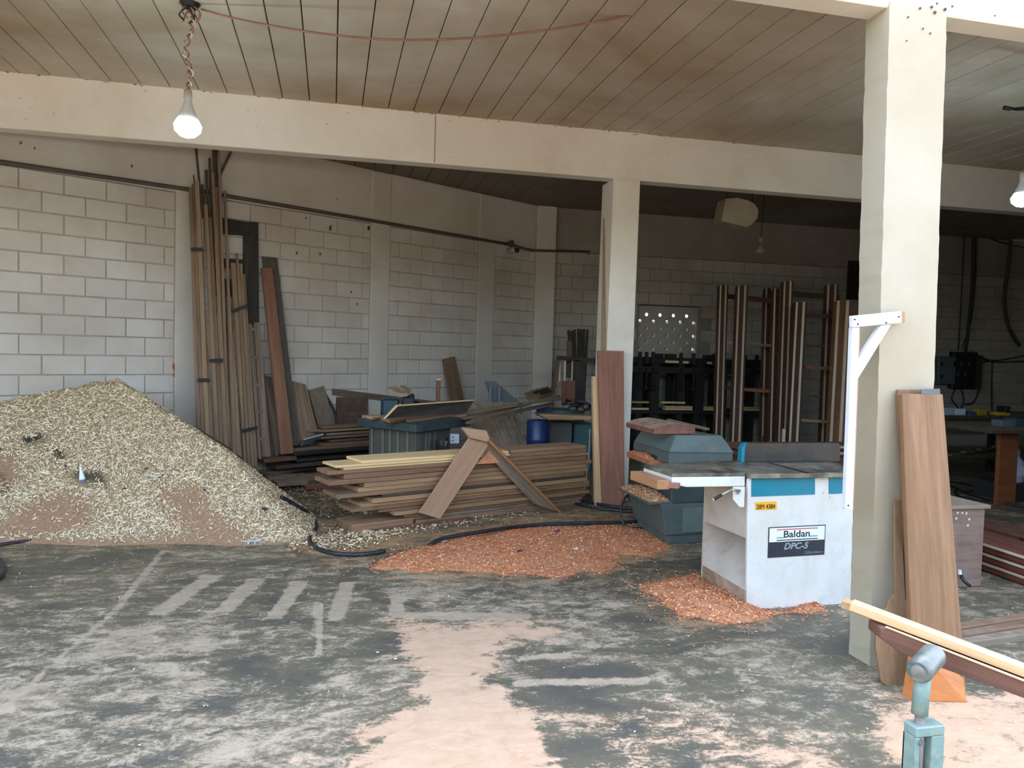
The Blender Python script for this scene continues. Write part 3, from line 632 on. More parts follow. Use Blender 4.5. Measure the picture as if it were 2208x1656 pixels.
# orange sawdust mounds
m_org, t, b = newmat('orange_sawdust'); wp = worldpos(t); n1 = noi(t, wp, 90, 6, 0.8); n2 = noi(t, wp, 4, 4, 0.6)
t.links.new(mixc(t, ramp(t, n2, [(0.4, 0.0), (0.65, 0.5)]), ramp(t, n1, [(0.3, 'b96e42'), (0.5, 'de9462'), (0.7, 'f0b484')]), lin('d9a585')), b.inputs['Base Color']); b.inputs['Roughness'].default_value = 0.95; bump(t, b, n1, 0.8, 0.01)
def mound(name, poly, hmax, soft, label, nfl, fsz):
    W_ = np.array([[*F(x, y)[:2]] for x, y in poly]); lo, hi = W_.min(0)-0.1, W_.max(0)+0.1
    def hf(x, y):
        d = sdf(x, y, W_)+(vnoise(x, y, 5, 31)-0.5)*0.22
        h = hmax*(1-np.exp(-np.clip(d, 0, 9)/soft)); h += (vnoise(x, y, 9, 51)-0.5)*0.3*h
        return np.where(d > 0, h+0.003, -0.01)
    xs, ys = np.arange(lo[0], hi[0], 0.018), np.arange(lo[1], hi[1], 0.018); X, Y = np.meshgrid(xs, ys, indexing='ij'); H = hf(X, Y)
    o = grid_mesh(name, xs, ys, H, m_org, None, H > 0); tag(o, label, 'sawdust', kind='stuff')
    P, Nn = scatter(nfl, (lo[0], hi[0]), (lo[1], hi[1]), hf, lambda x, y, h: h > 0)
    shavings('curled_flakes', P, Nn, fsz, flake_mat('b4633c', 'e09462', 'f8c89c'), o, 1.0)
    hz = lambda x, y: x*0+0.004
    P, Nn = scatter(nfl, (lo[0]-.3, hi[0]+.3), (lo[1]-.3, hi[1]+.3), hz, lambda x, y, h: (hf(x, y) < 0) & (rng.random(len(x)) < np.exp(np.minimum(sdf(x, y, W_), 0)/.09)*(.35+vnoise(x, y, 6, 3))))
    shavings('scattered_flakes', P, Nn, fsz*.85, flake_mat('b4633c', 'e09462', 'f8c89c'), o, 1.0)
    return hf
hfA = mound('sawdust_drift', [(795, 1228), (850, 1192), (960, 1170), (1090, 1143), (1365, 1133), (1425, 1160), (1440, 1185), (1400, 1198), (1340, 1196), (1330, 1222), (1210, 1246), (1060, 1232), (900, 1228)], 0.05, 0.35,
      'broad low drift of orange sawdust on the floor in front of the plank stack', 15000, 0.020)
hfB = mound('sawdust_mound', [(1368, 1262), (1420, 1256), (1500, 1246), (1530, 1262), (1640, 1318), (1760, 1306), (1770, 1318), (1620, 1338), (1560, 1345), (1480, 1330), (1420, 1300)], 0.11, 0.20,
      'small orange sawdust mound spilling from the chute of the white planer', 8000, 0.019)

# scraps of paper and plastic lying on the heaps
paper = paint('e8ecf2', rough=0.6, bmp=0); bluep = paint('5577b8', rough=0.5, bmp=0)
def hit_h(x, y, hf):
    v = ray(x, y); n = 900; t_ = np.linspace(4.5, 11, n); X_, Y_, Z_ = CAM.x+v.x*t_, CAM.y+v.y*t_, CAM.z+v.z*t_; d_ = Z_-np.maximum(hf(X_, Y_), 0.0)
    i = int(np.argmax(d_ <= 0)) if (d_ <= 0).any() else n-1; return Vector((X_[i], Y_[i], max(float(hf(X_[i:i+1], Y_[i:i+1])[0]), 0.0)))
def scrap(x, y, hf, w_, h_, mat, label, name='paper_scrap', cat='paper', curl=0.35, rot=0.0):
    P = hit_h(x, y, hf) if hf else F(x, y, 0.004); n = 6; V, Q = [], []; c, s = math.cos(rot), math.sin(rot)
    for i in range(n+1):
        u = i/n-0.5; z = 0.008+curl*w_*(u*u)*1.6
        for v in (-0.5, 0, 0.5): a, b_ = u*w_, v*h_*(1-0.4*abs(u)); V.append((P.x+a*c-b_*s, P.y+a*s+b_*c, P.z+z+0.1*h_*v))
    for i in range(n):
        for j in range(2): Q.append((i*3+j, i*3+j+1, i*3+4+j, i*3+3+j))
    o = mesh(name, V, Q, mat); md = o.modifiers.new('thick', 'SOLIDIFY'); md.thickness = 0.0015; return tag(o, label, cat)
scrap(335, 1030, heap_h, 0.10, 0.08, paper, 'crumpled white paper scrap half way up the heap of shavings')
scrap(375, 1026, heap_h, 0.06, 0.05, paper, 'smaller white scrap right of the crumpled one on the heap', rot=0.6)
scrap(443, 1052, heap_h, 0.05, 0.04, paper, 'small grey-white scrap low on the right flank of the heap', rot=1.0)
scrap(548, 1168, heap_h, 0.10, 0.07, paint('c9d3ea', rough=0.5, bmp=0), 'pale blue paper lying at the front foot of the heap', curl=0.05)
scrap(1240, 1186, hfA, 0.045, 0.035, paper, 'small white scrap on the right part of the orange sawdust drift')
scrap(955, 1169, hfA, 0.06, 0.05, paper, 'small white scrap at the upper edge of the orange sawdust drift', rot=0.4)
scrap(797, 1118, None, 0.15, 0.05, paint('d5dcee', rough=0.4, bmp=0), 'long strip of white paper leaning at the near end of the plank stack', curl=0.9, rot=-0.9)
P0 = hit_h(178, 1034, heap_h)
cone = lathe('paper_cone', P0+Vector((0, 0, -0.01)), [(0, 0.026), (0.02, 0.024), (0.07, 0.014), (0.13, 0.003)], paper, axis=(-0.15, 0, 1), seg=14); tag(cone, 'small white paper cone with blue rim stuck upright in the heap', 'cone')
lathe('rim', P0+Vector((0.002, 0, -0.014)), [(0, 0.027), (0.014, 0.0262)], bluep, cone, axis=(-0.15, 0, 1), seg=14)
for i, (x, y, hf, lb) in enumerate(((268, 1058, heap_h, 'dark red chip on the lower middle of the heap'), (442, 1060, heap_h, 'dark red chip low on the right flank of the heap, beside a scrap'), (315, 1014, heap_h, 'small dark red chip above the crumpled paper on the heap'),
        (1120, 1191, hfA, 'purple chip in the middle of the orange sawdust drift'), (1203, 1148, hfA, 'purple chip near the back edge of the orange sawdust drift'))):
    P = hit_h(x, y, hf); o = bar('bark_chip', P+Vector((-0.015, 0, 0.004)), P+Vector((0.02, 0.01, 0.01)), 0.022, 0.008, paint('5e2035' if i < 3 else '4d2a55', rough=0.6)); tag(o, lb, 'chip')

# ================================================================ CABLES ON THE FLOOR
cab = lambda nm, pts, r, lb, mat=black_rub, z=None: tag(tube(nm, [Vector((p.x, p.y, max(p.z, 0)+r)) for p in pts], r, mat, smoothpts=6, seg=8), lb, 'cable')
cab('power_cable', [hit_h(x, y, heap_h)+Vector((0, 0, 0.01)) for x, y in ((606, 1078), (625, 1088), (655, 1106))]+[F(672, 1118), F(682, 1140), F(668, 1160), F(676, 1182), F(720, 1198), F(780, 1200), F(830, 1193)], 0.017,
    'thick black cable looping from the shavings heap to the orange drift')
cab('power_cable', [F(925, 1180), F(960, 1172)+Vector((0, 0, 0.03)), F(1060, 1155)+Vector((0, 0, 0.03)), F(1110, 1143)+Vector((0, 0, 0.01)), F(1170, 1135), F(1250, 1132), F(1368, 1129), F(1400, 1122)], 0.017,
    'thick black cable running along the back edge of the orange drift to the green machine')
cab('power_cable', [F(1150, 1047), F(1180, 1058), F(1230, 1075), F(1290, 1090), F(1350, 1099), F(1372, 1100)], 0.016, 'upper of two dusty cables running behind the red board to the green machine')
cab('power_cable', [F(1190, 1074), F(1230, 1086), F(1280, 1098), F(1330, 1104), F(1370, 1107)], 0.016, 'lower of two dusty cables running behind the red board to the green machine')
lp = [Vector((2.80, 6.62, 0.30)), Vector((2.68, 6.58, 0.28)), Vector((2.60, 6.52, 0.16)), Vector((2.62, 6.45, 0.03)), Vector((2.75, 6.4, 0.015)), Vector((2.86, 6.42, 0.02))]
tag(tube('power_cable', lp, 0.012, black_rub, smoothpts=6), 'black cable looping out of the left side of the green machine', 'cable')
cab('power_cable', [F(-60, 1215), F(-10, 1208), F(6, 1225), F(4, 1245), F(-25, 1262), F(-80, 1270)], 0.017, 'end of a black cable curling in at the left edge of the photograph')
cab('power_cable', [F(-60, 1185), F(0, 1178), F(40, 1172), F(90, 1168), F(150, 1167), F(200, 1171)], 0.013, 'black cable half buried in sawdust along the front of the heap')
pb = paint('2a3038', '394450', 0.5, 8, 0.5)
P = [hit_h(x, y, heap_h) for x, y in ((565, 1105), (600, 1113), (650, 1112))]
o = bar('pipe_offcut', P[0]+Vector((0, 0, 0.015)), Vector((P[2].x, P[2].y, 0.02)), 0.05, 0.03, pb, bevel=0.012); tag(o, 'dark flat bar half buried at the right foot of the heap', 'bar')

# ================================================================ STACK OF PLANKS IN THE MIDDLE
SA = math.radians(22.5); SD = Vector((math.cos(SA), math.sin(SA), 0)); SN = Vector((-math.sin(SA), math.cos(SA), 0)); SO = SN*SN.dot(Vector((1.23, 7.0, 0)))
def splank(s0, s1, z, tk, wd, off, mat, label, group='planks of the middle stack'):
    off += random.uniform(-.012, .012); s1 += random.uniform(-.05, .02)
    A = SO+SD*s0+SN*(off+wd/2)+Vector((0, 0, z)); B = SO+SD*s1+SN*(off+wd/2)+Vector((0, 0, z)); return tag(bar('plank', A, B, wd, tk, mat, bevel=0.003), label, 'plank', group)
SP = [(3.32, 5.30, .000, .042, .30, 0.0, brown, 'bottom brown plank of the middle stack, lying on the floor'),
      (2.70, 3.28, .000, .072, .34, 0.0, brown, 'short thick timber end under the near corner of the middle stack'),
      (3.24, 5.36, .044, .034, .30, 0.03, grey_wood, 'grey brown plank second from the floor in the middle stack'),
      (3.20, 5.38, .080, .035, .28, 0.02, brown, 'brown plank third from the floor in the middle stack'),
      (3.08, 5.34, .117, .031, .29, -0.04, tan, 'dusty plank jutting forward, fourth from the floor in the middle stack'),
      (2.95, 5.38, .150, .032, .30, 0.02, brown, 'brown plank right above the dusty jutting one in the middle stack'),
      (2.683, 5.36, .184, .028, .27, 0.0, brown, 'plank with a long left end, sixth from the floor in the middle stack'),
      (2.78, 5.38, .214, .029, .28, 0.01, tan, 'tan plank seventh from the floor in the middle stack'),
      (2.875, 5.36, .245, .036, .20, -0.01, tan, 'narrow light brown plank with a set back end, in the lower middle of the stack'),
      (2.98, 5.38, .283, .025, .28, 0.02, dark_wood, 'thin dark plank in the shadowy gap at mid height of the stack'),
      (2.552, 5.34, .310, .033, .31, 0.0, brown, 'wide brown plank sticking out left at mid height of the stack'),
      (2.748, 5.38, .345, .040, .32, 0.0, tan, 'thick tan plank over the wide one that sticks out left, mid stack'),
      (2.803, 5.36, .387, .037, .205, 0.0, tan, 'narrow yellowish plank in the upper middle of the stack'),
      (2.480, 5.38, .427, .038, .315, 0.0, brown, 'brown plank whose left end reaches farthest out of the stack'),
      (2.62, 5.36, .468, .045, .30, 0.02, brown, 'thick brown plank under the two top brown ones of the stack'),
      (2.471, 5.38, .516, .030, .25, 0.0, brown, 'short ended brown plank just under the pale boards'),
      (3.9, 5.38, .548, .034, .30, 0.02, brown, 'uppermost but one brown plank at the right of the stack'),
      (4.36, 5.38, .584, .034, .30, 0.02, brown, 'uppermost brown plank at the right of the stack, beyond the pale boards'),
      (2.614, 3.88, .548, .022, .30, 0.0, pale, 'lowest of the three pale yellow boards on the middle stack'),
      (2.535, 4.34, .572, .021, .29, 0.0, pale, 'middle one of the three pale yellow boards on the stack'),
      (2.773, 4.34, .595, .024, .33, 0.0, pale, 'topmost pale yellow board on the middle stack')]
for a in SP: splank(*a)
A, B = F(800, 1146), F(1010, 1118); o = bar('batten', A, A+(B-A)*1.0, 0.05, 0.02, rust_wood); tag(o, 'thin dark red batten lying in the shavings in front of the stack', 'batten')
A, B = F(1130, 1056), F(1205, 1068); o = bar('batten', A, B, 0.07, 0.02, grey_wood); tag(o, 'short grey offcut on the floor at the right end of the stack', 'batten')
# upturned A shaped offcut frame leaning on the stack
SDN = SO.dot(SN)
def S(x, y, off): return PL(x, y, SN, SDN+off)
af = empty('trestle', F(1040, 1110), 'open A shaped wooden trestle of two boards leaning in front of the plank stack', 'trestle')
slab('left_board', [S(1016, 940, -.10), S(1058, 953, -.10), S(949, 1119, -.13), S(905, 1106, -.13)], 0.028, plywood, af)
q = [S(1052, 946, -.12), F(1208, 1105, 0.0), S(1150, 1086, -.06), S(1034, 962, -.06)]
slab('right_board', q, 0.03, grey_wood, af)
e = (q[1]-q[0]); bar('edge_strip', q[0]+Vector((0, -0.016, 0)), q[1]+Vector((0, -0.016, 0.005)), 0.02, 0.03, wood('b87a45', '8a5630'), af, up=(q[3]-q[0]).cross(e))
slab('top_board', [S(996, 921, -.12), S(1049, 928, -.12), S(1060, 955, -.14), S(1014, 944, -.14)], 0.026, plywood, af)
prism('gusset', [S(1058, 970, -.08), S(1080, 990, -.08), S(1079, 998, -.08), S(1028, 1001, -.08)], SN*.02, wood('c98d62', 'a86c45'), af, grain=(1, 0, 0))
# leaning red board, pale batten and thin boards at the middle column
def ld(px, Yt, Yb, t, mat, name, label, cat='board', parent=None):
    """leaning board: top-left, top-right, bottom-right, bottom-left pixels; depth of its top and foot"""
    q = [YP(*px[0], Yt), YP(*px[1], Yt), YP(*px[2], Yb), YP(*px[3], Yb)]; o = slab(name, q, t, mat, parent)
    if label: tag(o, label, cat)
    return o
q = [YP(1289, 756, 7.62), YP(1345, 757, 7.62), F(1347, 1094), F(1298, 1090)]
tag(slab('board', q, 0.03, redwood), 'wide reddish board leaning upright against the middle column', 'board')
ld([(1278, 811), (1290, 813), (1302, 1090), (1283, 1090)], 7.66, 7.50, 0.05, light_batten, 'batten', 'pale squared batten standing at the left edge of the reddish board', 'batten')
ld([(1302, 470), (1313, 470), (1311, 760), (1297, 760)], 7.93, 7.72, 0.02, wood('9c8262', '75593d'), 'batten', 'tall thin brown strip leaning on the left side of the middle column', 'batten')
ld([(1276, 880), (1281, 880), (1282, 1080), (1277, 1080)], 7.78, 7.64, 0.02, dark_wood, 'batten', 'narrow dark strip behind the pale batten by the middle column', 'batten')
tag(tube('reed', [YP(1272, 925, 7.6), YP(1267, 1010, 7.4), F(1253, 1085)+Vector((0, 0, 0.01))], 0.006, grey_wood, smoothpts=4), 'thin bent stick leaning at the right end of the plank stack', 'stick')

# ================================================================ TIMBER LEANING ON THE LEFT WALL
def lean(px, ot, ob, t, mat, name, label, cat, group=None, parent=None):
    q = [W(*px[0], ot), W(*px[1], ot), W(*px[2], ob), W(*px[3], ob)]; o = slab(name, q, t, mat, parent)
    if label: tag(o, label, cat, group)
    return o
warm = wood('9c7f66', '6c513e', dust=0.04); warm2 = wood('ab9070', '7a614a', dust=0.04); coldw = wood('8d7763', '5c4938', dust=0.06)
ORD = ['leftmost', 'second from the left', 'third from the left', 'fourth from the left', 'fifth from the left', 'sixth from the left', 'seventh from the left', 'eighth from the left', 'rightmost']
def strips(tops, x0b, x1b, yb, ot, ob, mats, lab, group, t=0.022):
    """a bundle of thin battens, one object each"""
    n = len(tops); xs_ = [x0b+(x1b-x0b)*i/n for i in range(n+1)]; xt0, xt1 = tops[0][0], tops[-1][0]+tops[-1][2]
    for i, (x, y, wd) in enumerate(tops):
        j = random.uniform(-0.02, 0.02)
        lean([(x, y), (x+wd, y+1), (xs_[i+1]-0.8, yb(xs_[i+1])), (xs_[i], yb(xs_[i]))], ot+j, ob+j, t, mats[i % len(mats)], 'batten', ORD[i if n > 1 else 0]+' '+lab, 'batten', group)
yb = lambda x: 925+(x-430)*0.62
strips([(408, 402, 6), (415, 397, 5), (421, 388, 8), (429, 470, 4)], 425, 462, yb, 0.14, 0.55, [warm, coldw, warm2], 'thin batten of the strapped bundle beside the left pilaster', 'battens of the far left bundle')
strips([(440, 440, 8), (449, 468, 8), (457, 371, 5)], 464, 493, yb, 0.16, 0.55, [warm2, warm], 'batten of the second strapped bundle, right of the left pilaster', 'battens of the second bundle')
strips([(463, 402, 7), (470, 330, 5), (475, 600, 9)], 480, 505, yb, 0.12, 0.52, [coldw, warm], 'tall batten between strapped bundles and wide boards', 'battens of the third bundle')
for i, (a, b_, c, lb) in enumerate((((421, 315), (425, 315), (436, 470), 'thin rod sticking up highest behind the left bundle'), ((443, 366), (448, 366), (452, 560), 'short dark rod end behind the second bundle'),
        ((450, 340), (455, 340), (463, 640), 'dark rod rising behind the second bundle up to the beam'), ((459, 322), (465, 322), (473, 700), 'long dark rod behind the second bundle, left of the longest one'),
        ((466, 318), (471, 318), (478, 700), 'longest dark rod at the right of the second bundle'), ((417, 376), (419, 376), (423, 430), 'needle thin rod tip above the left bundle'), ((435, 397), (439, 397), (444, 520), 'thin dark rod between the two left bundles'))):
    w_ = b_[0]-a[0]; lean([a, b_, (c[0]+w_, c[1]), c], 0.06 if i != 5 else 0.1, 0.17, 0.02, dark_wood, 'rod', lb, 'rod')
lean([(497, 325), (501, 328), (459, 416), (455, 412)], 0.05, 0.1, 0.02, dark_wood, 'rod', 'dark rod slanting to the upper right under the long beam', 'rod')
lean([(483, 411), (488, 411), (510, 985), (502, 985)], 0.10, 0.56, 0.02, warm, 'batten', 'single thin batten standing in front of the dark frame', 'batten')
yb2 = lambda x: 985+(x-520)*0.6
strips([(488, 640, 7), (496, 700, 5)], 500, 522, yb2, 0.22, 0.54, [warm, warm2], 'short batten left of the strapped wide boards', 'short battens left of the wide boards')
strips([(498, 566, 12), (510, 545, 4), (514, 568, 9), (523, 590, 6)], 527, 557, lambda x: 1000+(x-525)*0.3, 0.16, 0.50, [warm2, warm, warm2, coldw], 'wide board of the wire tied bundle by the dark frame', 'boards of the wire tied bundle', t=0.03)
def strapband(a, b_, o1, lb, r=0.0):
    A, B = W(*a, o1), W(*b_, o1); return tag(bar('strap', A, B, 0.006, 0.035, strapm, up=(0, 0, 1), bevel=0), lb, 'strap')
strapband((412, 541), (438, 541), 0.31, 'upper black band round the far left bundle of battens')
strapband((427, 823), (453, 823), 0.50, 'lower black band round the far left bundle of battens')
strapband((452, 781), (481, 780), 0.48, 'black band round the second bundle of battens')
strapband((500, 675), (535, 662), 0.27, 'upper black wire round the wide boards')
strapband((522, 933), (556, 925), 0.49, 'lower black wire round the wide boards')
for i, (x, y, r_, c_) in enumerate(((795, 492, 8, '2b241e'), (712, 492, 9, '5b4c40'), (376, 792, 10, 'a5643e'), (377, 808, 7, '9a6a48'), (757, 630, 4, '3b332b'), (770, 655, 4, '3b332b'), (660, 470, 3, '4a4038'), (727, 430, 3, '6a5f54'), (640, 545, 6, '7c6c58'), (690, 548, 6, '7c6c58'), (284, 358, 4, '5a5048'), (45, 308, 4, '6a6058'), (75, 320, 3, '6a6058'))):
    P = W(x, y, .004); v = [P+(WD*math.cos(a)+Vector((0, 0, 1.6*math.sin(a))))*(r_/360*(.6+.6*random.random())) for a in [k*.7 for k in range(9)]]
    prism('plaster_scar', v, -WN*.003, paint(c_, rough=.9), wl)
# ladder like dark slotted board, brown plank, dark plank
lf_ = empty('slotted_board', W(560, 985, 0.4), 'brown slotted board with cross cleats standing right of the wire tied bundle', 'board')
lean([(548, 695), (559, 695), (584, 985), (566, 985)], 0.12, 0.42, 0.03, coldw, 'stile', None, None, parent=lf_)
lean([(536, 698), (542, 698), (564, 990), (558, 990)], 0.13, 0.43, 0.03, coldw, 'stile', None, None, parent=lf_)
for y in (708, 768, 828, 885, 945):
    x = 537+(y-698)*0.08; o_ = 0.12+0.30*(y-695)/290; lean([(x, y), (x+16, y-1), (x+16, y+5), (x, y+6)], o_+0.012, o_+0.012, 0.02, warm, 'cleat', None, None, parent=lf_)
lean([(565, 577), (587, 577), (634, 977), (606, 980)], 0.10, 0.42, 0.035, wood('8a6048', '66432f', dust=0.06), 'plank', 'tall reddish brown plank leaning alone, right of the slotted board', 'plank')
lean([(567, 556), (572, 552), (598, 556), (643, 962), (618, 964)], 0.03, 0.30, 0.035, olive_wood, 'plank', 'dark weathered plank right behind the tall reddish brown one', 'plank') if False else \
tag(prism('plank', [W(567, 553, 0.05), W(598, 556, 0.05), W(646, 960, 0.34), W(610, 964, 0.34)], WN*0.035, wood('4c463c', '302b25', dust=0.1), grain=(0, 0, 1), bevel=0.003), 'dark weathered plank right behind the tall reddish brown one', 'plank')
# the dark old window frame leaning on the wall
df = empty('old_frame', W(520, 700, 0.03), 'black old timber frame with two openings, leaning on the wall behind the battens', 'frame')
lean([(474, 469), (545, 480), (556, 510), (474, 503)], 0.03, 0.04, 0.04, black_wood, 'top_rail', None, None, parent=df)
lean([(541, 478), (557, 480), (559, 700), (528, 700)], 0.05, 0.07, 0.05, black_wood, 'right_stile', None, None, parent=df)
lean([(527, 508), (542, 508), (538, 560), (526, 700)], 0.055, 0.075, 0.04, black_wood, 'inner_stile', None, None, parent=df)
lean([(474, 556), (530, 560), (530, 582), (474, 577)], 0.04, 0.05, 0.04, black_wood, 'middle_rail', None, None, parent=df)
lean([(474, 600), (500, 602), (500, 640), (474, 640)], 0.04, 0.05, 0.04, black_wood, 'lower_rail', None, None, parent=df)
# ribbed decking panels
def ribbed(px, ot, ob, n, mat, rib, label):
    q = [W(*px[0], ot), W(*px[1], ot), W(*px[2], ob), W(*px[3], ob)]; root = slab('ribbed_panel', q, 0.02, mat); tag(root, label, 'panel')
    nn = (q[1]-q[0]).cross(q[3]-q[0]).normalized(); nn = nn if nn.dot(CAM-q[0]) > 0 else -nn
    for i in range(n):
        u0_, u1_ = (i+0.15)/n, (i+0.6)/n
        qq = [q[0].lerp(q[1], u0_)+nn*0.012, q[0].lerp(q[1], u1_)+nn*0.012, q[3].lerp(q[2], u1_)+nn*0.012, q[3].lerp(q[2], u0_)+nn*0.012]; slab('rib', qq, 0.012, rib, root, bevel=0.001)
ribbed([(626, 821), (659, 829), (690, 945), (640, 958)], 0.05, 0.25, 6, warm, warm2, 'ribbed brown decking panel leaning on the wall right of the dark plank')
ribbed([(568, 808), (588, 814), (612, 960), (596, 985)], 0.05, 0.30, 5, coldw, coldw, 'darker ribbed panel between the slotted board and the reddish brown plank')
tag(prism('plank_offcut', [W(666, 842, 0.03), W(699, 832, 0.03), W(724, 918, 0.14), W(689, 928, 0.14)], WN*0.03, olive_wood, grain=(0, 0, 1), bevel=0.003), 'crooked dark offcut leaning on the wall above the back pile of planks', 'offcut')
tag(tube('bent_strip', [W(703, 852, 0.02), W(718, 880, 0.05), W(726, 905, 0.08), W(726, 925, 0.1)], 0.015, black_rub, smoothpts=4), 'black curved strip behind the crooked dark offcut', 'strip')
lean([(727, 856), (793, 855), (793, 918), (727, 920)], 0.03, 0.10, 0.03, wood('5c4231', '3e2b20'), 'panel', 'dark brown square panel leaning on the wall left of the saw table', 'panel')
lean([(718, 838), (1010, 874), (1010, 884), (718, 852)], 0.03, 0.03, 0.03, wood('76604d', '54412f'), 'plank', 'long narrow board sloping down along the wall behind the saw table', 'plank')
lean([(955, 774), (981, 768), (1003, 868), (974, 872)], 0.04, 0.20, 0.03, wood('7e5f43', '5b412c'), 'board', 'brown board leaning on the wall between the saw table and the third pilaster', 'board')
# ================================================================ WHITE AND TEAL SURFACE PLANER (front right)
wht = paint('e4e3da', 'cfc9b8', 0.45, 3, 0.5, 'a08e72', 0.22, 0.08); beige = paint('d5cabd', 'bfae9c', 0.5, 3, 0.6, '8c7357', 0.35, 0.08)
teal = paint('0f8296', '0b7488', 0.4, 4, 0.5, '3c6a70', 0.15, 0.05); darksteel = paint('3a3631', '4a4640', 0.35, 5, 0.7, '6a5f50', 0.3, 0.1, metal=0.3)
bedm = paint('857f6e', '4f4c45', 0.4, 3.5, 1.0, 'c4b594', 0.6, 0.15, metal=0.25); chrome = paint('b9b4aa', rough=0.3, metal=0.8, bmp=0); blackp = paint('1d1d1f', rough=0.45, bmp=0)
FY = 4.29
jp = empty('surface_planer', (3.1, 4.6, 0), 'white surface planer with teal stripes, steel bed and open chute, left of the front pillar', 'machine')
def yq(pts, Y): return [YP(x, y, Y) for x, y in pts]
X0 = 2.565
fpts = yq([(1610, 1315)], FY)+[Vector((3.44, FY, 0)), Vector((3.44, FY, 0.835))]+yq([(1622, 1027), (1612, 1033)], FY)
prism('front_panel', fpts, (0, 0.02, 0), wht, jp, bevel=0.002)
sx = lambda x, y: XP(x, y, X0)
up = [Vector((X0, 4.30, 0.80)), Vector((X0, 4.30, 0.452)), Vector((X0, 4.86, 0.434)), Vector((X0, 4.86, 0.80))]
prism('side_panel', up, (0.02, 0, 0), beige, jp)
prism('side_lip', [Vector((X0, 4.30, 0)), Vector((X0, 4.30, 0.12)), Vector((X0, 4.86, 0.12)), Vector((X0, 4.86, 0))], (0.02, 0, 0), paint('b8a692', '8f7357', .6, 6, .8, '6b4f38', .5), jp)
prism('chute_floor', [Vector((X0, 4.31, 0.115)), Vector((2.93, 4.31, 0.45)), Vector((2.93, 4.86, 0.45)), Vector((X0, 4.86, 0.115))], (0.01, 0, -0.012), beige, jp)
prism('back_panel', [Vector((X0, 4.86, 0)), Vector((3.44, 4.86, 0)), Vector((3.44, 4.86, 0.80)), Vector((X0, 4.86, 0.80))], (0, 0.02, 0), beige, jp)
box('right_panel', (3.42, 4.31, 0), (3.44, 4.86, 0.8), wht, jp)
box('bed_carrier', (2.62, 4.32, 0.80), (3.40, 4.84, 0.822), darksteel, jp)
# beds
a1, a2, a3 = F(1449, 1021, .87), F(1388, 1002, .87), F(1607, 1019.5, .87); bk = Vector((2.62, 4.80, .87))
ib = prism('infeed_bed', [a1, a3, Vector((a3.x, bk.y, .87)), a2], (0, 0, -0.022), bedm, jp, bevel=0.002)
prism('bed_apron', [a1+Vector((0, 0, -.023)), a3+Vector((0, 0, -.023)), a3+Vector((0, 0, -0.085)), a1+Vector((.10, 0, -0.085)), a1+Vector((0, 0, -0.066))], (0, 0.02, 0), wht, jp, bevel=0.002)
ep = prism('end_apron', [a1+Vector((0, 0, -.023)), a2+Vector((0, 0, -.023)), a2+Vector((0, 0, -0.065)), a1+Vector((0, 0, -0.075))], (0.02, 0, 0), wht, jp, bevel=0.002)
prism('outfeed_bed', [Vector((a3.x+0.012, 4.25, .87)), Vector((3.46, 4.25, .87)), Vector((3.46, 4.80, .87)), Vector((a3.x+0.012, 4.80, .87))], (0, 0, -0.03), bedm, jp, bevel=0.002)
box('cutter_gap', (2.93, 4.249, .869), (2.965, 4.70, .8708), blackp, jp, bevel=0)
# fence
fz0, fz1 = .872, YP(1700, 955, 4.72).z; fx0, fx1 = YP(1600, 975, 4.72).x, YP(1812, 975, 4.72).x
fo = prism('fence', [Vector((fx0+.025, 4.72, fz0)), Vector((fx1, 4.72, fz0)), Vector((fx1, 4.72, fz1-.02)), Vector((fx1-.02, 4.72, fz1)), Vector((fx0+.05, 4.72, fz1)), Vector((fx0+.03, 4.72, fz1-.01)), Vector((fx0+.025, 4.72, fz1-.035))], (0, 0.05, 0), darksteel, jp, bevel=0.002)
prism('fence_end', [Vector((fx0, 4.725, fz0)), Vector((fx0+.025, 4.725, fz0)), Vector((fx0+.025, 4.725, fz1-.035)), Vector((fx0+.05, 4.725, fz1)), Vector((fx0+.02, 4.725, fz1-.008)), Vector((fx0, 4.725, fz1-.04))], (0, 0.05, 0), teal, jp)
# teal stripes
for q in ([(1620, 1031), (1757, 1028), (1757, 1066), (1620, 1071)], [(1787, 1027), (1860, 1025), (1860, 1062), (1787, 1065)]):
    prism('teal_stripe', yq(q, FY-0.001), (0, -0.002, 0), teal, jp)
for x, y in ((1773, 1030), (1789, 1072), (1781, 1028), (1776, 1062)):
    lathe('screw', YP(x, y, FY-.001), [(0, .004), (.003, .003)], chrome, jp, axis=(0, -1, 0), seg=8)
# lever
prism('lever_plate', yq([(1581, 1050), (1607, 1050), (1605, 1094), (1595, 1094), (1581, 1077)], FY-.045), (0, 0.01, 0), wht, jp, bevel=0.003)
tube('plate_post', [YP(1594, 1065, FY-.03), YP(1594, 1065, FY+.02)], .012, chrome, jp)
lev = tube('lever', [YP(1596, 1058, FY-.055), YP(1577, 1056, FY-.07), YP(1553, 1069, FY-.08)], .007, chrome, jp)
tube('grip', [YP(1556, 1067, FY-.08), YP(1539, 1077, FY-.08)], .010, blackp, lev)
lathe('grip_tip', YP(1540, 1076.5, FY-.08), [(0, .009), (.008, .007)], wht, lev, axis=(-1, 0, -.5), seg=10)
lathe('bolt', YP(1590, 1062, FY-.046), [(0, .010), (.012, .009), (.02, .004)], chrome, jp, axis=(0, -1, 0), seg=8)
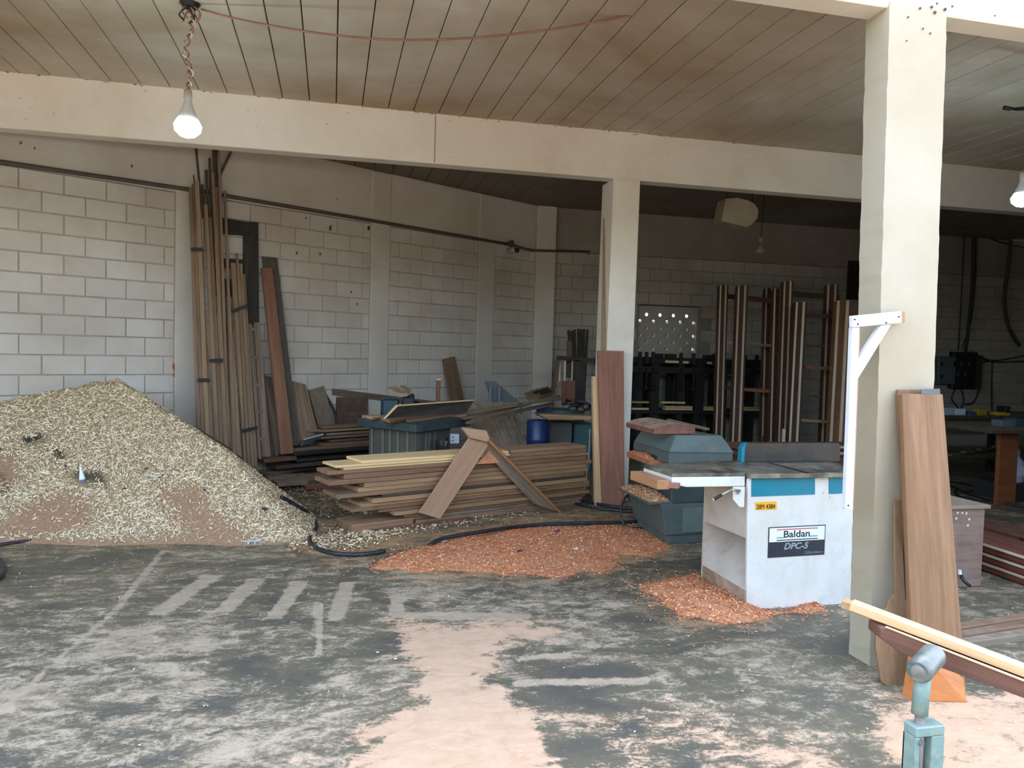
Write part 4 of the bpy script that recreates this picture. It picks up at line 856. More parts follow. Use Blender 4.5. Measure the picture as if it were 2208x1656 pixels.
# yellow sticker
yel = paint('f2b22c', rough=0.4, bmp=0); inkm = paint('1b1d22', rough=0.5, bmp=0)
st = prism('number_sticker', yq([(1628, 1083), (1674, 1081), (1675, 1098), (1629, 1100)], FY-.001), (0, -.001, 0), yel, jp)
pA, pB = YP(1631, 1098, FY-.003), YP(1671, 1096, FY-.003); text('lettering', '28M 4384', pA, pB-pA, (0, 0, 1), 0.030, inkm, st, width=(pB-pA).length, weight=0.0)
# name plate
plate_dark = paint('2c2e36', '3a3c44', 0.35, 20, 0.5, bmp=0); plate_white = paint('e9eef4', rough=0.35, bmp=0); red = paint('c9635a', rough=0.5, bmp=0); greyl = paint('9aa3a8', rough=0.4, bmp=0)
c0, c1p, c2p, c3p = yq([(1657, 1137), (1780, 1131), (1777, 1195.5), (1655, 1203)], FY-.001)
npl = prism('name_plate', [c0, c1p, c2p, c3p], (0, -.002, 0), plate_dark, jp)
def pp(u, v, d=.0035): # u right, v down in the plate
    a = c0.lerp(c1p, u); b_ = c3p.lerp(c2p, u); return a.lerp(b_, v)+Vector((0, -d, 0))
def pq(name, u0_, v0, u1, v1, mat, d=.0032): return prism(name, [pp(u0_, v0, d), pp(u1, v0, d), pp(u1, v1, d), pp(u0_, v1, d)], (0, -.0006, 0), mat, npl)
pq('plate_field', .015, .03, .985, .49, plate_white)
pq('plate_line', .14, .075, .86, .11, red, .004); pq('plate_line', .14, .345, .265, .365, inkm, .004); pq('plate_line', .72, .345, .86, .365, inkm, .004); pq('plate_line', .14, .425, .86, .455, inkm, .004)
R_ = pp(1, 0)-pp(0, 0); U_ = pp(0, 0)-pp(0, 1)
text('lettering', 'Baldan', pp(.265, .365, .004), R_, U_, 0.235*U_.length*.98, inkm, npl, width=R_.length*.455, weight=0.012)
text('lettering', 'DPC-5', pp(.275, .755, .004), R_, U_, 0.215*U_.length, greyl, npl, width=R_.length*.43, shear=0.25, weight=0.025)
text('lettering', '2200x400mm', pp(.64, .94, .004), R_, U_, 0.09*U_.length, paint('7d8a88', rough=.5, bmp=0), npl, width=R_.length*.33)
# wooden blocks clamped at the bed end
o = bar('wood_block', F(1371, 1034, .775), F(1431, 1056, .775), 0.085, 0.058, wood('c58f62', 'a06b45', dust=.08), bevel=.004); tag(o, 'squared light brown wooden block at the left end of the planer bed', 'block')
o = bar('wood_block', F(1438, 1050, .785), F(1464, 1053, .785), 0.05, 0.03, wood('a8705a', '84523f')); tag(o, 'small reddish wooden block under the corner of the planer bed', 'block')

# ================================================================ GREEN THICKNESS PLANER behind it
grn = paint('56625f', '4a5552', 0.45, 3, 0.5, '7c7b6c', 0.3, 0.1); grn2 = paint('62706c', '55625d', 0.4, 3, 0.5, '8b8876', 0.35, 0.1); grd = paint('3f4947', '353d3b', 0.5, 3, 0.6)
tp = empty('thickness_planer', (3.1, 6.2, 0), 'green grey thickness planer with a sloped hood, dusted with orange sawdust, behind the white planer', 'machine')
def tap(name, b_, t_, z0, z1, mat, parent, bevel=.006):
    V = [Vector((x, y, z0)) for x, y in b_]+[Vector((x, y, z1)) for x, y in t_]
    return mesh(name, V, [(0, 1, 2, 3), (4, 5, 6, 7), (0, 1, 5, 4), (1, 2, 6, 5), (2, 3, 7, 6), (3, 0, 4, 7)], mat, parent, None, bevel)
tap('plinth', [(2.77, 5.89), (3.42, 5.93), (3.42, 6.55), (2.77, 6.52)], [(2.765, 5.88), (3.42, 5.92), (3.42, 6.55), (2.765, 6.53)], 0, .08, grn, tp)
tap('base', [(2.745, 5.865), (3.45, 5.91), (3.45, 6.57), (2.745, 6.55)], [(2.70, 5.86), (3.46, 5.90), (3.46, 6.60), (2.69, 6.60)], .08, .345, grn, tp)
box('inspection_door', (2.90, 5.868, .10), (3.38, 5.90, .31), grn2, tp)
tap('column', [(2.80, 5.90), (3.42, 5.92), (3.42, 6.56), (2.80, 6.56)], [(2.80, 5.90), (3.42, 5.92), (3.42, 6.56), (2.80, 6.56)], .345, .70, grd, tp)
f1, f2, f3 = F(1444, 974, .80), F(1581, 976, .80), F(1366, 951, .80); f4 = f2+(f3-f1)
g1, g2, g3 = F(1458, 938, .93), F(1557, 939, .93), F(1384, 925, .93); g4 = g2+(g3-g1)
tap('head', [(f1.x, f1.y), (f2.x, f2.y), (f4.x, f4.y), (f3.x, f3.y)], [(f1.x, f1.y), (f2.x, f2.y), (f4.x, f4.y), (f3.x, f3.y)], .70, .795, grn, tp)
tap('hood', [(f1.x-.01, f1.y-.01), (f2.x+.01, f2.y-.01), (f4.x, f4.y), (f3.x, f3.y)], [(g1.x, g1.y), (g2.x, g2.y), (g4.x, g4.y), (g3.x, g3.y)], .795, .93, grn2, tp)
tb = box('infeed_table', (2.63, 5.98, .655), (2.98, 6.5, .70), wood('b4764c', '8f5735'), tp)
for k in range(2): lathe('roller', Vector((2.70+.14*k, 5.99, .715)), [(0, .02), (.48, .02)], darksteel, tp, axis=(0, 1, 0), seg=10)
tray = box('shavings_tray', (2.60, 5.90, .335), (2.82, 6.58, .36), grn, tp)
def pile_at(name, lo, hi, z, hm_, mat, parent, nfl, fm, lab=None, fs=.02):
    hf = lambda x, y: z+hm_*np.clip(1-((x-(lo[0]+hi[0])/2)/((hi[0]-lo[0])/2))**2, 0, 1)**.6*np.clip(1-((y-(lo[1]+hi[1])/2)/((hi[1]-lo[1])/2))**4, 0, 1)*(0.5+vnoise(x, y, 14, 8))
    xs, ys = np.arange(lo[0], hi[0]+.001, .02), np.arange(lo[1], hi[1]+.001, .02); X, Y = np.meshgrid(xs, ys, indexing='ij')
    o = grid_mesh(name, xs, ys, hf(X, Y), mat, parent=None); P, Nn = scatter(nfl, (lo[0], hi[0]), (lo[1], hi[1]), hf, lambda x, y, h: h > z+.002)
    shavings('curled_flakes', P, Nn, fs, fm, o, 1.2); return tag(o, lab, 'sawdust', kind='stuff')
pile_at('sawdust', (2.60, 5.90), (2.80, 6.58), .36, .05, m_org, None, 1500, flake_mat('a8693f', 'c9a070', 'e6cfa0'), 'mixed orange and pale shavings on the lower tray of the green machine')
pile_at('sawdust', (2.63, 6.0), (2.96, 6.5), .70, .035, m_org, None, 1200, flake_mat('a8593a', 'd88a60', 'f0b48c'), 'orange shavings covering the upper table of the green machine')
# arched offcut and strips on the hood
A = F(1410, 936, .935); vb = F(1350, 921, .935)-A
ao = prism('arched_board', [YP(x, y, A.y) for x, y in ((1410, 936), (1410, 925), (1425, 919), (1440, 915), (1458, 913), (1478, 915), (1499, 922), (1499, 936))], vb, wood('7d4638', '5c3129', dust=.3), grain=(1, 0, 0), bevel=.002)
tag(ao, 'arched reddish brown offcut resting on the hood of the green machine', 'offcut')
o = bar('batten', F(1440, 908, .98), F(1526, 928, .94), .05, .02, olive_wood); tag(o, 'thin dusty batten lying behind the arched offcut', 'batten')

# ================================================================ SAW TABLE behind the stack
bl = paint('3f4b4e', '343f42', 0.45, 4, 0.6, '6e7876', 0.35, 0.1); cabm = paint('5c5a50', '4c4a42', 0.5, 3, 0.5, '787468', 0.3, 0.1)
st_ = empty('saw_table', F(905, 985, 0.2), 'blue grey saw table with ribbed metal cabinet and hand wheel, behind the plank stack', 'machine')
ZT = .80; t1, t2, t3, t4 = F(770, 902, ZT), F(897, 915, ZT), F(911, 914, ZT), F(1016, 902, ZT); tb_ = t4+(t1-t2)*.9
prism('table_top', [t1, t2, t3, t4, tb_], (0, 0, -.085), bl, st_, bevel=.004)
ctr = (t1+t2+t4+tb_)/4
ins = lambda p, k: Vector((ctr.x+(p.x-ctr.x)*k, ctr.y+(p.y-ctr.y)*k, 0))
cq = [ins(t1, .80), ins(t2, .80), ins(t3, .80), ins(t4, .62), ins(tb_, .7)]
prism('cabinet', cq, (0, 0, .715), cabm, st_, bevel=.004)
for (a, b_, ks) in ((cq[0], cq[1], (.06, .3, .45, .62, .82)), (cq[2], cq[3], (.12, .22, .4))):
    nrm = (b_-a).cross(Vector((0, 0, 1))).normalized()
    for k in ks:
        p = a.lerp(b_, k)+nrm*.004; prism('rib', [p, p+(b_-a).normalized()*.03, p+(b_-a).normalized()*.03+Vector((0, 0, .71)), p+Vector((0, 0, .71))], nrm*.008, paint('77786f', '686961', .45), st_)
hw = YP(957, 954, cq[2].y+.10); ax = Vector((.75, -.66, 0))
wh = lathe('hand_wheel', hw, [(-.02, .062), (0, .072), (.025, .070), (.03, .052), (.01, .050), (.0, .02)], paint('3a3b3a', '4c4c49', .5), st_, axis=ax, seg=24)
for k in range(3):
    a = k*2.094+.4; d = frame(ax).to_3x3() @ Vector((0, math.cos(a), math.sin(a))); tube('spoke', [hw+ax*.02, hw+ax*.02+d*.055], .007, chrome, wh)
lathe('hub', hw, [(.0, .02), (.045, .015)], chrome, wh, axis=ax, seg=12)
wbx = YP(971, 936, hw.y+.12); sb = box('switch_box', (wbx.x, wbx.y, wbx.z-.105), (wbx.x+.10, wbx.y+.06, wbx.z), paint('b9bfc4', rough=.5, bmp=0), st_)
for dz in (.03, .07): lathe('button', Vector((wbx.x+.03, wbx.y, wbx.z-dz)), [(0, .008), (.008, .007)], blackp, sb, axis=(0, -1, 0), seg=8)
# wood on the saw table
o = prism('board', [F(817, 905, ZT), F(840, 913, ZT), F(1012, 892, ZT), F(985, 886, ZT)], (0, 0, .035), wood('b58a66', '8a6043', dust=.1), grain=(1, .5, 0), bevel=.003); tag(o, 'thick tan board lying along the saw table', 'board')
zz = ZT+.036
qq = [YP(831, 903, 7.55), YP(858, 876, 7.62), YP(1022, 864, 8.35), YP(1006, 889, 8.25)]
wedge = prism('board', qq, (-.01, .03, 0), black_wood, grain=(1, .8, 0)); tag(wedge, 'dark stained board with slanted ends standing on edge on the saw table', 'board')
e_ = prism('edge_strip', [qq[1], qq[2], qq[2]+Vector((0, 0, .012)), qq[1]+Vector((0, 0, .012))], (-.01, .03, 0), pale, wedge)
e_ = prism('edge_strip', [qq[0]+Vector((-.012, 0, 0)), qq[1]+Vector((-.012, 0, .01)), qq[1], qq[0]], (-.01, .03, 0), pale, wedge)
o = bar('offcut', F(771, 901, ZT)+Vector((.05, .03, 0)), F(838, 903, ZT)+Vector((.02, .10, 0)), .10, .028, tan); tag(o, 'flat tan offcut on the left corner of the saw table', 'offcut')
o = bar('offcut', F(796, 902, ZT)+Vector((0, .02, 0)), F(822, 904, ZT), .07, .012, pale); tag(o, 'small pale offcut on the left corner of the saw table', 'offcut')
for i, (a, b_, lb) in enumerate((((800, 896), (838, 892), 'lower thin strip on the heap of strips behind the saw table corner'), ((806, 892), (845, 887), 'upper thin strip on the heap of strips behind the saw table corner'))):
    A, B = YP(*a, 8.3), YP(*b_, 8.45); A.z = B.z = ZT+.002+.014*i; o = bar('strip', A, B, .05, .012, olive_wood); tag(o, lb, 'strip')
# blue motor head behind the saw table
mh = empty('spindle_head', YP(850, 890, 8.9), 'blue spindle head with dark bracket rising behind the saw table', 'machine')
blu = paint('27404f', '1f3542', .4, 4, .6, '5a6468', .3)
A = YP(824, 860, 8.9); Bm = YP(862, 890, 8.9)
box('housing', (A.x, 8.9, .55), (A.x+.20, 9.15, A.z), blu, mh, bevel=.02); box('motor', (A.x+.23, 8.88, .55), (A.x+.45, 9.1, A.z-.02), paint('1d2b36', '14202a', .4), mh, bevel=.03)
tube('arm', [YP(872, 866, 8.87), YP(880, 858, 8.82), YP(892, 852, 8.8)], .025, blackp, mh); box('bracket', (YP(868, 870, 8.8).x, 8.78, .80), (YP(893, 870, 8.8).x, 8.86, YP(880, 856, 8.8).z), blackp, mh, bevel=.01)
tube('screw_rod', [YP(891, 862, 8.8), YP(891, 880, 8.8)], .01, chrome, mh)
pf_ = prism('plywood_offcut', [YP(836, 837, 8.80), YP(854, 835, 8.86), YP(866, 843, 8.75), YP(873, 843, 8.72), YP(862, 834, 8.9), YP(872, 833, 8.95), YP(884, 840, 8.85), YP(888, 847, 8.72), YP(880, 852, 8.62), YP(857, 849, 8.62)], (0, .01, .012), wood('a58a69', '8a6f52'), grain=(1, 0, 0))
tag(pf_, 'forked plywood offcut lying on top of the blue spindle head', 'offcut')
o = bar('post', Vector((YP(941, 868, 9.2).x, 9.2, .75)), YP(941, 820, 9.2), .05, .05, wood('7a5235', '553722')); tag(o, 'short upright square post behind the saw table', 'post')
bar('post_top', YP(941, 820, 9.2), YP(941, 816, 9.2), .05, .05, pale, o)
lean([(741, 935), (742, 935), (742, 936), (741, 936)], .3, .3, .01, brown, 'sliver', 'tiny sliver of wood on the back pile of planks', 'sliver') if False else None

# ================================================================ PLANKS PILED ALONG THE LEFT WALL
def wpl(x0, y0, x1, y1, off, wd, tk, mat, label, group='planks piled along the left wall'):
    A, B = W(x0, y0, off), W(x1, y1, off); A.z = B.z = (A.z+B.z)/2; A += WN*wd/2; B += WN*wd/2; return tag(bar('plank', A, B, wd, tk, mat, bevel=.003), label, 'plank', group)
wpl(570, 997, 640, 993, .42, .25, .04, rust_wood, 'short dark red plank end lowest at the left of the wall pile')
wpl(597, 989, 905, 1003, .38, .28, .04, dark_wood, 'black edged plank sticking out left near the foot of the wall pile')
wpl(640, 978, 905, 990, .36, .28, .03, black_wood, 'blackish plank in the dark lower part of the wall pile')
wpl(633, 966, 905, 975, .36, .26, .05, black_wood, 'blackish thick plank under the squared timber of the wall pile')
wpl(617, 973, 905, 962, .34, .24, .06, olive_wood, 'olive brown squared timber with a cut end sticking out of the wall pile')
for i in range(6):
    y = 950-i*7; wpl(702-i*4+(i % 2)*16, y+1, 905, y+6, .33-.01*(i % 2), .24, .030, (brown, olive_wood, brown, grey_wood, tan, olive_wood)[i], ('brown plank low in the upper block of the wall pile', 'olive plank second from the bottom of the upper wall pile', 'brown plank in the middle of the upper wall pile', 'greyish plank above the middle of the upper wall pile', 'tan plank just below the top of the wall pile', 'thin olive plank on top of the wall pile')[i])
o = slab('painted_offcut', [W(659, 945, .38), W(696, 934, .30), W(696, 944, .30), W(650, 962, .38)], .03, paint('5a5d5e', '4b4e50', .5)); tag(o, 'grey painted offcut with a white edge at the left end of the wall pile', 'offcut')
bar('white_edge', W(655, 949, .39), W(697, 938, .31), .02, .02, paint('c3c8cc', rough=.5, bmp=0), o)
o = bar('batten', W(665, 931, .35), W(700, 930, .33), .03, .02, tan); tag(o, 'short tan batten end above the grey painted offcut', 'batten')
# dark boards on the floor between the heap and the stack
o = prism('plank', [F(586, 1033, .10), F(598, 1040, .10), F(664, 1036, .10), F(700, 1026, .10), F(700, 1018, .10), F(690, 1018, .10)], (0, 0, -.05), olive_wood, grain=(1, .4, 0), bevel=.003); tag(o, 'wide weathered board with a ragged edge lying left of the plank stack', 'plank')
o = bar('plank', F(655, 1053, .02), F(760, 1046, .02), .2, .035, rust_wood); tag(o, 'dark red plank on the floor half under the plank stack', 'plank')
o = bar('plank', F(560, 1024, .03), F(690, 1003, .03), .35, .04, wood('6a5246', '4a382f', dust=.35)); tag(o, 'broad dusty plank on the floor under the leaning bundles', 'plank')
o = bar('plank', F(575, 1034, .0), F(660, 1029, .0), .25, .035, wood('6a5246', '4a382f', dust=.35)); tag(o, 'short dusty plank beside the foot of the heap', 'plank')
P, Nn = scatter(3500, (-1.1, .5), (7.2, 9.2), lambda x, y: x*0+.012, lambda x, y, h: d_wall(x, y) > .3)
o = shavings('floor_shavings', P, Nn, .028, flake_mat('6f5a45', 'a08a68', 'c9b48c'), None, 1.2); tag(o, 'brownish shavings on the shaded floor between heap and plank stack', 'wood shavings')

# ================================================================ CLUTTER IN THE FAR CORNER
for i in range(9):
    x = 1003+i*12; A, B = YP(x, 868+(i % 3)*2, 9.5), YP(1052+i*10, 966, 9.0); B.z = max(B.z, 0.02)
    o = bar('slat', B, A, .10, .02, olive_wood, up=(0, -1, .1)); tag(o, ORD[i]+' dusty brown slat of the fanned row behind the saw table', 'slat', 'slats of the fanned row')
for i, (a, b_, lb) in enumerate((((880, 911), (1206, 862), 'upper batten of the bound pair reaching off the saw table to the right'), ((1008, 915), (1190, 873), 'lower batten of the bound pair reaching off the saw table to the right'), ((1000, 905), (1205, 857), 'hindmost thin batten of the bundle off the saw table'))):
    A, B = YP(*a, 7.9 if i == 0 else 8.1+.15*i), YP(*b_, 9.2+.1*i); o = bar('batten', A, B, .06, .03, olive_wood); tag(o, lb, 'batten')
o = bar('tie', YP(1122, 868, 8.68), YP(1124, 893, 8.68), .02, .012, strapm, up=(0, -1, 0)); tag(o, 'dark tie round the battens reaching off the saw table', 'tie')
gs = paint('5b6164', '4c5255', .5, 3, .5)
gp_ = empty('sheet_box', YP(1085, 866, 9.9), 'grey sheet metal hood standing behind the fanned slats', 'hood')
prism('sheet', yq([(1045, 821), (1069, 823), (1122, 868), (1060, 868)], 9.9), (0, .02, 0), gs, gp_); prism('side_sheet', yq([(1055, 832), (1060, 834), (1060, 866), (1055, 866)], 9.85), (0, .03, 0), paint('6c7276', rough=.5), gp_); prism('side_sheet', yq([(1074, 834), (1079, 836), (1079, 866), (1074, 866)], 9.85), (0, .03, 0), paint('6c7276', rough=.5), gp_)
wbx_ = empty('wooden_box', YP(1160, 862, 9.9), 'open brown wooden box tipped on its side in the far corner', 'box')
prism('box_side', yq([(1131, 848), (1160, 837), (1168, 860), (1140, 864)], 9.8), (0, .02, 0), wood('7d5f42', '5c4430'), wbx_)
prism('box_top', [YP(1148, 842, 9.6), YP(1180, 832, 9.7), YP(1192, 842, 10.1), YP(1163, 852, 10.0)], (0, 0, -.02), wood('94734f', '6f5438'), wbx_)
prism('box_end', yq([(1166, 856), (1188, 846), (1190, 856), (1168, 864)], 9.75), (0, .02, 0), black_wood, wbx_)
# blue drum and the machine beside it
A, B = YP(1137, 905, 9.0), YP(1182, 905, 9.0); rad = (B.x-A.x)/2; dr = empty('drum', ((A.x+B.x)/2, 9.0, 0), 'deep blue metal drum with white drips behind the right end of the stack', 'drum')
blue = paint('1c3468', '15295a', .4, 4, .6, '8fa0bd', .12); lathe('shell', Vector(((A.x+B.x)/2, 9.0, 0)), [(0, rad), (.25, rad), (.26, rad+.008), (.275, rad), (.50, rad), (.51, rad+.008), (.525, rad), (A.z-.01, rad), (A.z, rad-.01)], blue, dr, seg=28)
o = prism('blue_sheet', yq([(1157, 883), (1186, 876), (1188, 895), (1158, 896)], 9.35), (0, .02, 0), blue); tag(o, 'blue painted board standing behind the blue drum', 'board')
bs = empty('band_saw', YP(1230, 960, 9.2), 'teal green machine with round table in the far corner, left of the middle column', 'machine')
tg = paint('2c5156', '234347', .45, 4, .6, '6c7870', .25); A, B = YP(1182, 910, 9.2), YP(1282, 910, 9.2)
box('cabinet', (A.x+.02, 9.2, 0), (A.x+.32, 9.6, A.z), paint('55564e', '474840', .5), bs, bevel=.01); box('body', (A.x+.36, 9.25, 0), (B.x, 9.7, A.z-.02), tg, bs, bevel=.02)
lathe('round_table', YP(1210, 884, 9.5)-Vector((0, 0, .03)), [(0, .28), (.04, .28)], tg, bs, axis=(0, 0, 1), seg=24)
for i in range(5): tube('pipe_part', [YP(1212+i*9, 872-(i % 2)*9, 9.55), YP(1238+i*9, 868+(i % 3)*8, 9.45)], .018+.006*(i % 3), (darksteel, blackp, paint('4f4a40', rough=.5))[i % 3], bs)
for i, (x, y) in enumerate(((1235, 882), (1252, 884), (1262, 878), (1244, 890))): lathe('casting', YP(x, y, 9.4), [(0, .05), (.06, .055), (.08, .03)], darksteel, bs, axis=(.3*i-.4, -1, .2), seg=12)
o = prism('board', yq([(1160, 893), (1280, 897), (1280, 905), (1183, 905)], 8.9), (0, .25, 0), tan, grain=(1, 0, 0)); tag(o, 'tan board laid level across the blue drum and the teal machine', 'board')
o = prism('panel', yq([(1212, 822), (1240, 820), (1240, 872), (1212, 870)], 10.2), (0, .03, 0), rust_wood, grain=(0, 0, 1)); tag(o, 'dark red panel standing behind the teal machine', 'panel')
of = empty('cabinet_frame', YP(1250, 850, 10.6), 'dark open cabinet frame with pale slats in the far corner, left of the middle column', 'frame')
for q, nm in (([(1203, 767), (1300, 774), (1300, 783), (1202, 776)], 'top_rail'), ([(1202, 776), (1209, 776), (1196, 850), (1188, 850)], 'left_post'), ([(1238, 776), (1262, 778), (1262, 880), (1240, 880)], 'middle_post')):
    prism(nm, yq(q, 10.6), (0, .06, 0), black_wood if nm != 'left_post' else wood('6b4c33', '4b3422'), of, grain=(0, 0, 1))
for x in (1206, 1217, 1233): prism('pale_slat', yq([(x, 776), (x+3, 776), (x+2, 822), (x-1, 822)], 10.65), (0, .02, 0), cream_edge, of)
o = prism('board', yq([(1223, 735), (1233, 735), (1234, 815), (1222, 815)], 10.75), (0, .03, 0), wood('70513a', '513a29'), grain=(0, 0, 1)); tag(o, 'narrow brown board standing behind the dark cabinet frame', 'board')
for i, (xt, yt, xb) in enumerate(((1225, 713, 1238), (1232, 715, 1240), (1238, 712, 1243), (1246, 711, 1247), (1250, 711, 1249), (1255, 712, 1252), (1259, 711, 1254), (1266, 712, 1258))):
    A, B = YP(xb, 860, 11.0), YP(xt, yt, 11.5); A = A-(B-A)*(A.z/(B.z-A.z)); o = bar('rod', A, B, .035, .03, black_wood, up=(0, -1, 0)); tag(o, ORD[i]+' thin black rod of the fanned bunch at the back wall', 'rod', 'fanned bunch of black rods')

# ================================================================ CLAMP RACK AT THE BACK WALL
ck = paint('1f1b18', '12100e', .7, 6, .7); RY = 11.35
rk = empty('clamp_rack', (6.0, RY, 0), 'long black clamping rack with screw clamps along the back wall, right of the middle column', 'rack')
xa, xb_ = YP(1300, 800, RY).x, YP(1700, 800, RY).x; zr = YP(1450, 778, RY).z
box('top_rail', (xa, RY, zr-.05), (xb_, RY+.12, zr+.05), ck, rk); box('lower_rail', (xa, RY-.06, zr-.20), (xb_, RY+.0, zr-.10), ck, rk)
box('rear_rail', (xa, RY+.35, zr-.08), (xb_, RY+.45, zr+.02), ck, rk)
for x in (1378, 1411, 1466, 1508, 1560, 1620, 1680):
    X_ = YP(x, 850, RY).x; wd = .10 if x not in (1411, 1508) else .15; box('post', (X_-wd/2, RY-.02, 0), (X_+wd/2, RY+.14, zr-.05), ck, rk)
    box('post', (X_-.05, RY+.36, 0), (X_+.05, RY+.44, zr-.08), ck, rk)
for x in (1376, 1390, 1404, 1464, 1491, 1535, 1600, 1627, 1640):
    X_ = YP(x, 770, RY).x; c_ = box('clamp', (X_-.022, RY-.10, zr-.06), (X_+.022, RY-.05, zr+.13), ck, rk)
    tube('clamp_screw', [(X_, RY-.10, zr-.12), (X_, RY-.10, zr-.42)], .014, ck, c_); lathe('clamp_pad', Vector((X_, RY-.10, zr-.46)), [(0, .05), (.03, .03), (.05, .015)], ck, c_, seg=10)
for x0, x1 in ((1410, 1430), (1438, 1458), (1520, 1542), (1585, 1610)):
    box('jaw_block', (YP(x0, 765, RY).x, RY-.02, zr+.05), (YP(x1, 765, RY).x, RY+.10, zr+.11), ck, rk)
zs = YP(1450, 884, RY).z; box('shelf', (xa, RY-.05, zs-.06), (xb_, RY+.45, zs), ck, rk); zl = YP(1450, 905, RY).z-.35
for (x0, x1, k) in ((1363, 1398, 0), (1425, 1476, 1), (1433, 1492, 2), (1516, 1550, 3), (1606, 1650, 4)):
    for j in range(2 if k != 1 else 1):
        zz_ = zs+(j*.035 if k != 1 else .105)+(.07 if k == 0 and j else 0); A, B = Vector((YP(x0, 870, RY).x, RY+.03, zz_)), Vector((YP(x1, 870, RY).x, RY+.03, zz_))
        o = bar('board', A, B, .12, .03, pale if j == 0 or k == 1 else wood('c9b27c', 'a88f5c')); tag(o, ORD[k]+' pile, '+('lower', 'upper')[j]+' pale board on the shelf of the black clamping rack', 'board', 'pale boards on the rack shelf')
prism('pale_bar', yq([(1435, 777), (1485, 779), (1485, 784), (1435, 782)], RY-.01), (0, .02, 0), pale, rk); prism('pale_bar', yq([(1525, 780), (1545, 781), (1545, 786), (1525, 785)], RY-.01), (0, .02, 0), pale, rk)
o = tube('bucket', [(YP(1790, 940, 11).x, 11, .0), (YP(1790, 940, 11).x, 11, .3)], .18, blackp); tag(o, 'dark round tub on the floor behind the door frames', 'tub')

# ================================================================ DOOR FRAMES WITH CREAM EDGES
frw = wood('5f3828', '40241b', dust=.05); frw2 = wood('8d5a38', '6a4029', dust=.08)
def dframe(lab, stiles, bars, Yt, Yb, wmat=frw, yfoot=1010):
    """stiles: (x top, y top, width px, x at y=945)"""
    root = empty('door_frame', YP(stiles[0][3], yfoot, Yb), lab, 'frame')
    for xt, yt, wp_, xb2 in stiles:
        e = (yfoot-yt)/(945-yt); x2 = xt+(xb2-xt)*e
        def pt(x, u, dy=0.0): return YP(x+(x2-xt)*u, yt+(yfoot-yt)*u, Yt+(Yb-Yt)*u+dy)
        tp_, bt = [pt(xt, 0), pt(xt+wp_, 0)], [pt(xt+wp_-1, 1), pt(xt, 1)]
        for p in bt: p.z = max(p.z, 0)
        s = slab('stile', tp_+bt, .10, wmat, root)
        for f0, f1 in ((0.0, .16), (.62, .80)):
            e1 = [pt(xt+wp_*f0, 0, -.012), pt(xt+wp_*f1, 0, -.012), pt(xt+wp_*f1, 1, -.012), pt(xt+wp_*f0, 1, -.012)]; slab('cream_strip', e1, .012, cream_edge, s, bevel=0)
    for (x0, y0, x1, y1, h, m_) in bars:
        u = (y0-stiles[0][1])/(yfoot-stiles[0][1]); Yy = Yt+(Yb-Yt)*u+.03; slab('cross_bar', [YP(x0, y0, Yy), YP(x1, y1, Yy), YP(x1, y1+h, Yy), YP(x0, y0+h, Yy)], .04, m_, root)
dframe('leftmost tall door frame with two cream strips on its narrow stile, right of the middle column', [(1553, 614, 18, 1543), (1652, 621, 18, 1643)], [(1571, 634, 1652, 641, 10, frw), (1567, 735, 1640, 740, 6, pale), (1563, 834, 1643, 838, 6, frw2)], 10.75, 10.25)
dframe('second door frame from the left, its wide stile in front of the leftmost', [(1592, 615, 22, 1579), (1670, 622, 20, 1661)], [(1612, 638, 1690, 645, 11, frw), (1606, 738, 1684, 744, 6, olive_wood), (1600, 836, 1676, 841, 7, frw2)], 10.35, 9.85)
dframe('tallest door frame, its stile rising above the others in the middle of the row', [(1691, 606, 20, 1679), (1785, 613, 24, 1772)], [(1711, 628, 1810, 635, 12, frw), (1735, 742, 1790, 745, 5, frw2), (1730, 850, 1790, 855, 5, olive_wood)], 10.05, 9.5)
dframe('lower door frame in front with broad cream edged stile', [(1717, 651, 24, 1702)], [(1738, 674, 1800, 678, 9, frw), (1736, 788, 1800, 792, 7, frw2), (1728, 903, 1790, 907, 6, wood('b59a5f', '94794a'))], 9.6, 9.1)
dframe('rightmost reddish door frame beside the front pillar', [(1806, 648, 32, 1790)], [(1800, 671, 1856, 674, 10, frw2), (1792, 790, 1840, 793, 8, frw2), (1786, 905, 1835, 910, 8, frw2)], 9.3, 8.8, frw2)
o = prism('batten', [YP(1689, 925, 8.9), YP(1694, 925, 8.9), Vector((YP(1694, 925, 8.9).x, 8.9, 0)), Vector((YP(1689, 925, 8.9).x, 8.9, 0))], (0, .03, 0), cream_edge); tag(o, 'short upright cream strip standing behind the planer fence', 'batten')
for i, (y, lb) in enumerate(((980, 'upper cream edged board behind the green hood'), (990, 'lower cream edged board behind the green hood'))):
    A, B = YP(1578, y+3, 7.6), YP(1880, y+8, 7.6); A.z = B.z = .58-.07*i; o = bar('board', A, B, .3, .055, redwood); tag(o, lb, 'board'); bar('cream_strip', A+Vector((0, -.155, .02)), B+Vector((0, -.155, .02)), .01, .02, cream_edge, o)
o = box('saw_bench', (YP(1580, 1000, 7.6).x, 7.5, 0), (YP(1860, 1000, 7.6).x, 7.9, .50), wood('6a4a36', '4a3226')); tag(o, 'low dark bench behind the white planer carrying cream edged boards', 'bench')
